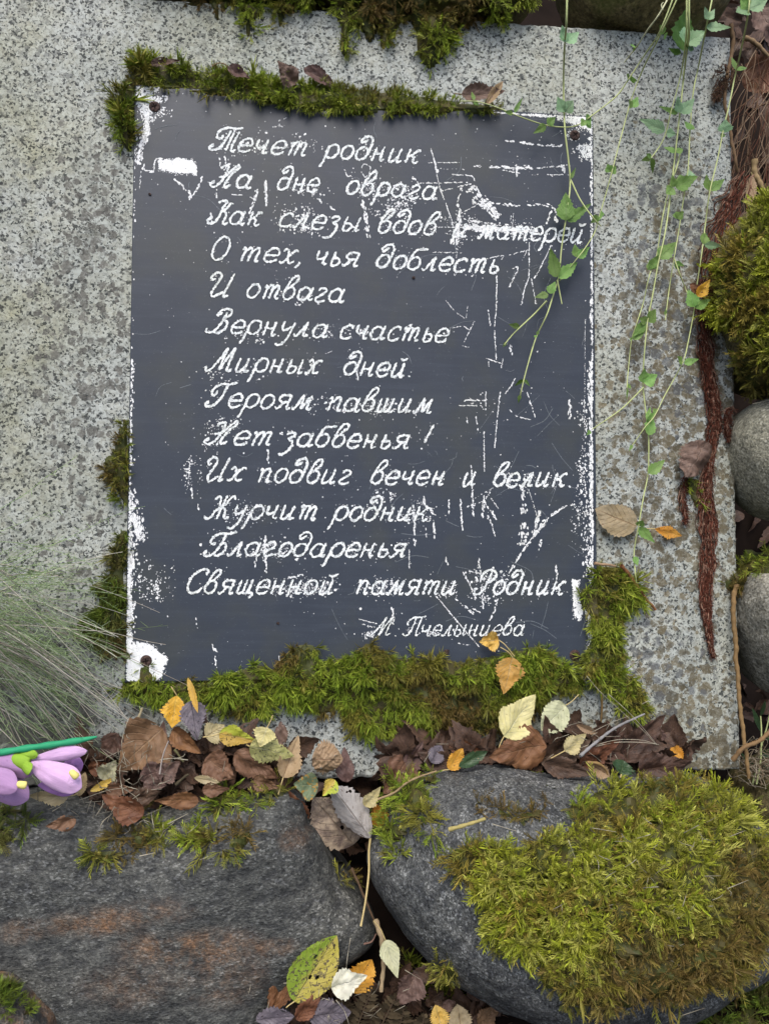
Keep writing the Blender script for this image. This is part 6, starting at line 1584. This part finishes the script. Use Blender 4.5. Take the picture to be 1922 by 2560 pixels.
# the feathery tuft at the left edge
items = []
rr = np.random.default_rng(71)
for i in range(300):
    pale = rr.random() < 0.3
    u = rr.random()
    x0, y0 = rr.normal(-90, 50), rr.normal(1545, 85)
    a = R(rr.normal(16, 26)) if not pale else R(rr.normal(30, 18))
    ln = rr.uniform(240, 500) * (1.0 if pale else rr.uniform(.65, 1.0))
    droop = rr.uniform(.1, 1.0) * (1 if a > 0 else .7)
    ph = rr.uniform(0, 30); n0 = rr.uniform(.02, .10); n1 = rr.uniform(.004, .035)
    pts = []
    for s in np.linspace(0, 1, 16):
        x = x0 + math.cos(a) * ln * s + 9 * mnoise.noise(Vector((s * 3, ph, 1))) * s
        y = y0 + math.sin(a) * ln * s + droop * 120 * s * s + 13 * mnoise.noise(Vector((s * 3, ph, 7))) * s
        pts.append(P(x, y, n0 + (n1 - n0) * s))
    c = np.array([(0.60, 0.55, 0.46), (0.70, 0.66, 0.56), (0.48, 0.42, 0.34)][rr.integers(0, 3)] if pale else [(0.36, 0.50, 0.22), (0.44, 0.56, 0.30), (0.27, 0.38, 0.15), (0.50, 0.58, 0.40)][rr.integers(0, 4)]) * rr.uniform(.95, 1.4)
    r_ = rr.uniform(.00026, .0006) if pale else rr.uniform(.00018, .0003)
    items.append((pts, r_, r_ * .5, c))
    if not pale:
        for j in range(5, 15, 1):
            d = rr.normal(0, 1, 3) * [1, 1, .7] + np.array([math.cos(a), -math.sin(a), 0]) * .9; d /= np.linalg.norm(d); l = rr.uniform(.003, .008)
            items.append(([pts[j], pts[j] + d * l * .6, pts[j] + d * l], .00016, .00009, c * 1.1))
strands('grass_tuft', 'feathery grey green grass tuft leaning in from the left edge', 'grass', FIBRE, items, sides=3)

# sparse seedling plant low right
plant = empty('leafy_seedling', P(1890, 1960, -.02))
tag(plant, 'dark green narrow leaved seedling in the shade at the lower right edge', 'plant')
for pi, pth in enumerate([[(1880, 1960), (1895, 1890), (1915, 1820), (1930, 1750)], [(1890, 1960), (1900, 1900), (1902, 1830), (1900, 1790)]]):
    pp = smooth_path([P(x, y, -.01 + .01 * pi) for x, y in pth], .002)
    v, f = tube_vf(pp, np.linspace(.0008, .0005, len(pp)), 6)
    mesh_obj('stem', v, [tuple(int(i) for i in q) for q in f], STEM, plant)
for (x, y, tx, ty, w) in [(1902, 1830, 1878, 1768, 14), (1900, 1790, 1912, 1750, 12), (1895, 1890, 1960, 1870, 24), (1898, 1910, 1965, 1930, 22), (1890, 1930, 1850, 1880, 14), (1925, 1765, 1932, 1740, 12), (1910, 1850, 1960, 1820, 20)]:
    v, q, uv = leaf_geo(P(x, y, -.008), P(tx, ty, -.002), w * PXM(0, 0), fold=12, shape='lance', teeth=2, tooth=.02, seed=x, rows=14, cols=6)
    mesh_obj('leaf', v, q, LM['darkgreen'], plant, uv=uv)
# a dry curl of roots at the slab's foot
items = []
for i in range(60):
    c = np.array([(0.36, 0.29, 0.2), (0.26, 0.19, 0.12), (0.46, 0.40, 0.3)][rr.integers(0, 3)])
    x0, y0 = rr.normal(1870, 22), rr.normal(1905, 14)
    a = R(rr.uniform(-60, 100)); ph = rr.uniform(0, 30)
    items.append(([P(x0 + math.cos(a) * 90 * s + 40 * mnoise.noise(Vector((s * 2.2, ph, 0))), y0 + math.sin(a) * 50 * s + 40 * mnoise.noise(Vector((s * 2.2, ph, 9))), -.01 + .03 * s) for s in np.linspace(0, 1, 14)], .00035, .00018, c))
strands('dry_rootlets', 'curly clump of dry pale rootlets under the bottom right corner of the slab', 'roots', FIBRE, items)
# dead fern
fern = []
FERN = attr_mat('dead_fern', .8, .15, .1)
g = Geo()
for (x0, y0, x1, y1) in [(880, 2600, 930, 2470), (930, 2610, 990, 2490), (985, 2620, 1010, 2520), (850, 2580, 860, 2500), (1040, 2640, 1060, 2540)]:
    ax = np.linspace(0, 1, 15)
    for i, s in enumerate(ax):
        bx, by = x0 + (x1 - x0) * s, y0 + (y1 - y0) * s
        for sg in (-1, 1):
            l = 40 * math.sin(math.pi * (0.12 + 0.8 * s)) * rr.uniform(.7, 1.1)
            a = math.atan2(y1 - y0, x1 - x0) + sg * R(68)
            v, q, uv = leaf_geo(P(bx, by, .062), P(bx + math.cos(a) * l, by + math.sin(a) * l, .062 + rr.uniform(-.004, .006)), 9 * PXM(0, 0), roll=rr.uniform(-30, 30), shape='lance', teeth=5, tooth=.25, rows=8, cols=2, seed=int(rr.integers(1e6)))
            g.add(v, np.array(q), np.array((0.085, 0.062, 0.036)) * rr.uniform(.6, 1.3))
    v, f = tube_vf(np.linspace(P(x0, y0, .062), P(x1, y1, .062), 12), .0006, 5); g.add(v, f, (0.08, 0.055, 0.035))
tag(g.build('dead_fern', FERN), 'dead brown fern fronds on the ground between the bottom boulders', 'fern')

# ------------------------------------------------------------------ the artificial flower
def satin(name, a, b_, rough=.75):
    k = NT(name)
    nz = k.noise(k.obj, 90, 4, .6)
    c = k.mix(nz, a, b_)
    d = k.step(k.noise(k.obj, 260, 3, .6), .62, .72)
    c = k.mix(k.math('MULTIPLY', d, .35), c, tuple(x * .45 for x in a))
    mp = k.node('ShaderNodeMapping'); k.link(k.uv, mp.inputs[0]); mp.inputs['Scale'].default_value = (1.2, 9, 1)
    st = k.noise(mp.outputs[0], 2.2, 4, .7)
    c = k.mix(k.math('MULTIPLY', k.step(st, .42, .7), .3), c, tuple(x * .6 for x in a))
    k.bump(k.math('ADD', k.noise(k.obj, 1400, 2), k.math('MULTIPLY', st, 3.0)), .3, .0006)
    m = k.base(c, rough, .18)
    k.b.inputs['Subsurface Weight'].default_value = .08
    k.b.inputs['Subsurface Radius'].default_value = (.003, .002, .003)
    return m
LILAC = satin('lilac_petal', (0.55, 0.34, 0.57), (0.68, 0.47, 0.69))
VIOLET = satin('violet_petal', (0.36, 0.17, 0.44), (0.46, 0.25, 0.54))
DUSTY = satin('dusty_violet_petal', (0.33, 0.19, 0.36), (0.45, 0.28, 0.47))
CALYX = satin('calyx_green', (0.20, 0.35, 0.03), (0.27, 0.43, 0.05))
TAPE = satin('green_tape', (0.02, 0.24, 0.11), (0.035, 0.33, 0.16), .55)
PISTIL = satin('pistil_yellow', (0.70, 0.62, 0.16), (0.78, 0.70, 0.26))
flower = empty('artificial_flower', P(60, 1930, .07))
tag(flower, 'plastic lilac flower with a green taped stem on the leaves at the left edge', 'artificial flower')
sp = smooth_path([P(-120, 1900, .085), P(0, 1882, .083), P(60, 1872, .082), P(130, 1862, .080), P(200, 1851, .078), P(243, 1842, .077)], .0012)
rd = np.array([.0021 + .00022 * math.sin(i * .55) for i in range(len(sp))]); rd[-10:] *= np.linspace(1, .25, 10)
v, f = tube_vf(sp, rd, 12)
mesh_obj('stem', v, [tuple(int(i) for i in q) for q in f], TAPE, flower)

def petal(A, T, w, n, mat, roll=0, cup=1.0, seed=0, curl=-.3, thick=.0006):
    a, t = P(A[0], A[1], n[0]), P(T[0], T[1], n[1])
    v, q, uv = leaf_geo(a, t, w * PXM(0, 0), roll=roll, fold=-6, curl=curl, cross=-cup * .7, shape='petal', teeth=1, tooth=0, seed=seed, wrinkle=.05, rows=26, cols=14)
    o = mesh_obj('petal', v, q, mat, flower, uv=uv)
    md = o.modifiers.new('thickness', 'SOLIDIFY'); md.thickness = thick; md.offset = 0
    md = o.modifiers.new('soft', 'SUBSURF'); md.levels = 1; md.render_levels = 1
def halfpetal(s): return np.clip(np.sin(math.pi * s ** 1.25) ** .62, 0, 1)
_hw = halfwidth
def halfwidth(s, shape): return halfpetal(s) if shape == 'petal' else _hw(s, shape)
petal((96, 1962), (190, 1976), 46, (.070, .074), VIOLET, seed=3, cup=.8)
petal((150, 1920), (208, 1912), 42, (.068, .068), VIOLET, seed=4, cup=.9)
petal((70, 1901), (214, 1886), 36, (.080, .084), LILAC, roll=10, seed=1, cup=1.25)
petal((70, 1908), (197, 1972), 62, (.082, .092), LILAC, roll=-8, seed=2, cup=1.2)
petal((-90, 1880), (72, 1944), 60, (.082, .090), DUSTY, roll=8, seed=5, cup=1.2)
petal((-80, 1930), (66, 2000), 66, (.076, .084), DUSTY, roll=-10, seed=6, cup=1.1)
petal((-90, 1925), (34, 1978), 56, (.088, .098), DUSTY, roll=-4, seed=7, cup=1.1)
def blobby(name, A, T, r0, r1, n, mat):
    pp = smooth_path([P(A[0], A[1], n), P((A[0] + T[0]) / 2, (A[1] + T[1]) / 2, n + .001), P(T[0], T[1], n)], .0006)
    k = len(pp); s = np.linspace(0, 1, k)
    rad = (r0 + (r1 - r0) * s) * np.sqrt(np.clip(1 - (2 * s - 1) ** 6, .02, 1))
    v, f = tube_vf(pp, rad, 14)
    mesh_obj(name, v, [tuple(int(i) for i in q) for q in f], mat, flower)
blobby('calyx', (28, 1893), (76, 1908), .0034, .0062, .080, CALYX)
petal((44, 1890), (92, 1889), 22, (.082, .086), CALYX, seed=9, cup=1.2)
petal((48, 1902), (70, 1930), 26, (.082, .092), CALYX, seed=10, cup=1.2)
petal((-8, 1886), (10, 1916), 24, (.080, .086), CALYX, seed=11, cup=1.2)
blobby('stub', (12, 1892), (34, 1897), .0026, .003, .080, PISTIL)
blobby('pistil', (176, 1926), (194, 1944), .0016, .0026, .090, PISTIL)
blobby('pistil', (42, 1960), (68, 1964), .002, .0026, .090, PISTIL)
# soil crumbs lodged on the plaque
for lab, x, y, r_ in [('orange brown crumb stuck on the plaque above the moss band by the leaf', 1116, 1630, 7), ('tiny reddish crumb on the plaque near the letters of the verse', 1034, 694, 4), ('tiny rusty crumb on the left of the plaque under the white scrape', 375, 485, 3.5), ('tan crumb on the plaque just above the signature', 695, 1558, 3.5)]:
    s = r_ * PXM(0, 0)
    v, f = [], []
    c = P(x, y, PF + s * .5)
    for i in range(7):
        for j in range(9):
            a, b_ = math.pi * i / 6, 2 * math.pi * j / 9
            d = np.array([math.sin(a) * math.cos(b_), math.sin(a) * math.sin(b_), math.cos(a) * .7])
            v.append(c + d * s * (1 + .5 * mnoise.noise(Vector(d * 2 + x))))
    f = [(i * 9 + j, i * 9 + (j + 1) % 9, (i + 1) * 9 + (j + 1) % 9, (i + 1) * 9 + j) for i in range(6) for j in range(9)]
    tag(mesh_obj('soil_crumb', v, f, RUST), lab, 'crumb', 'crumbs on the plaque')
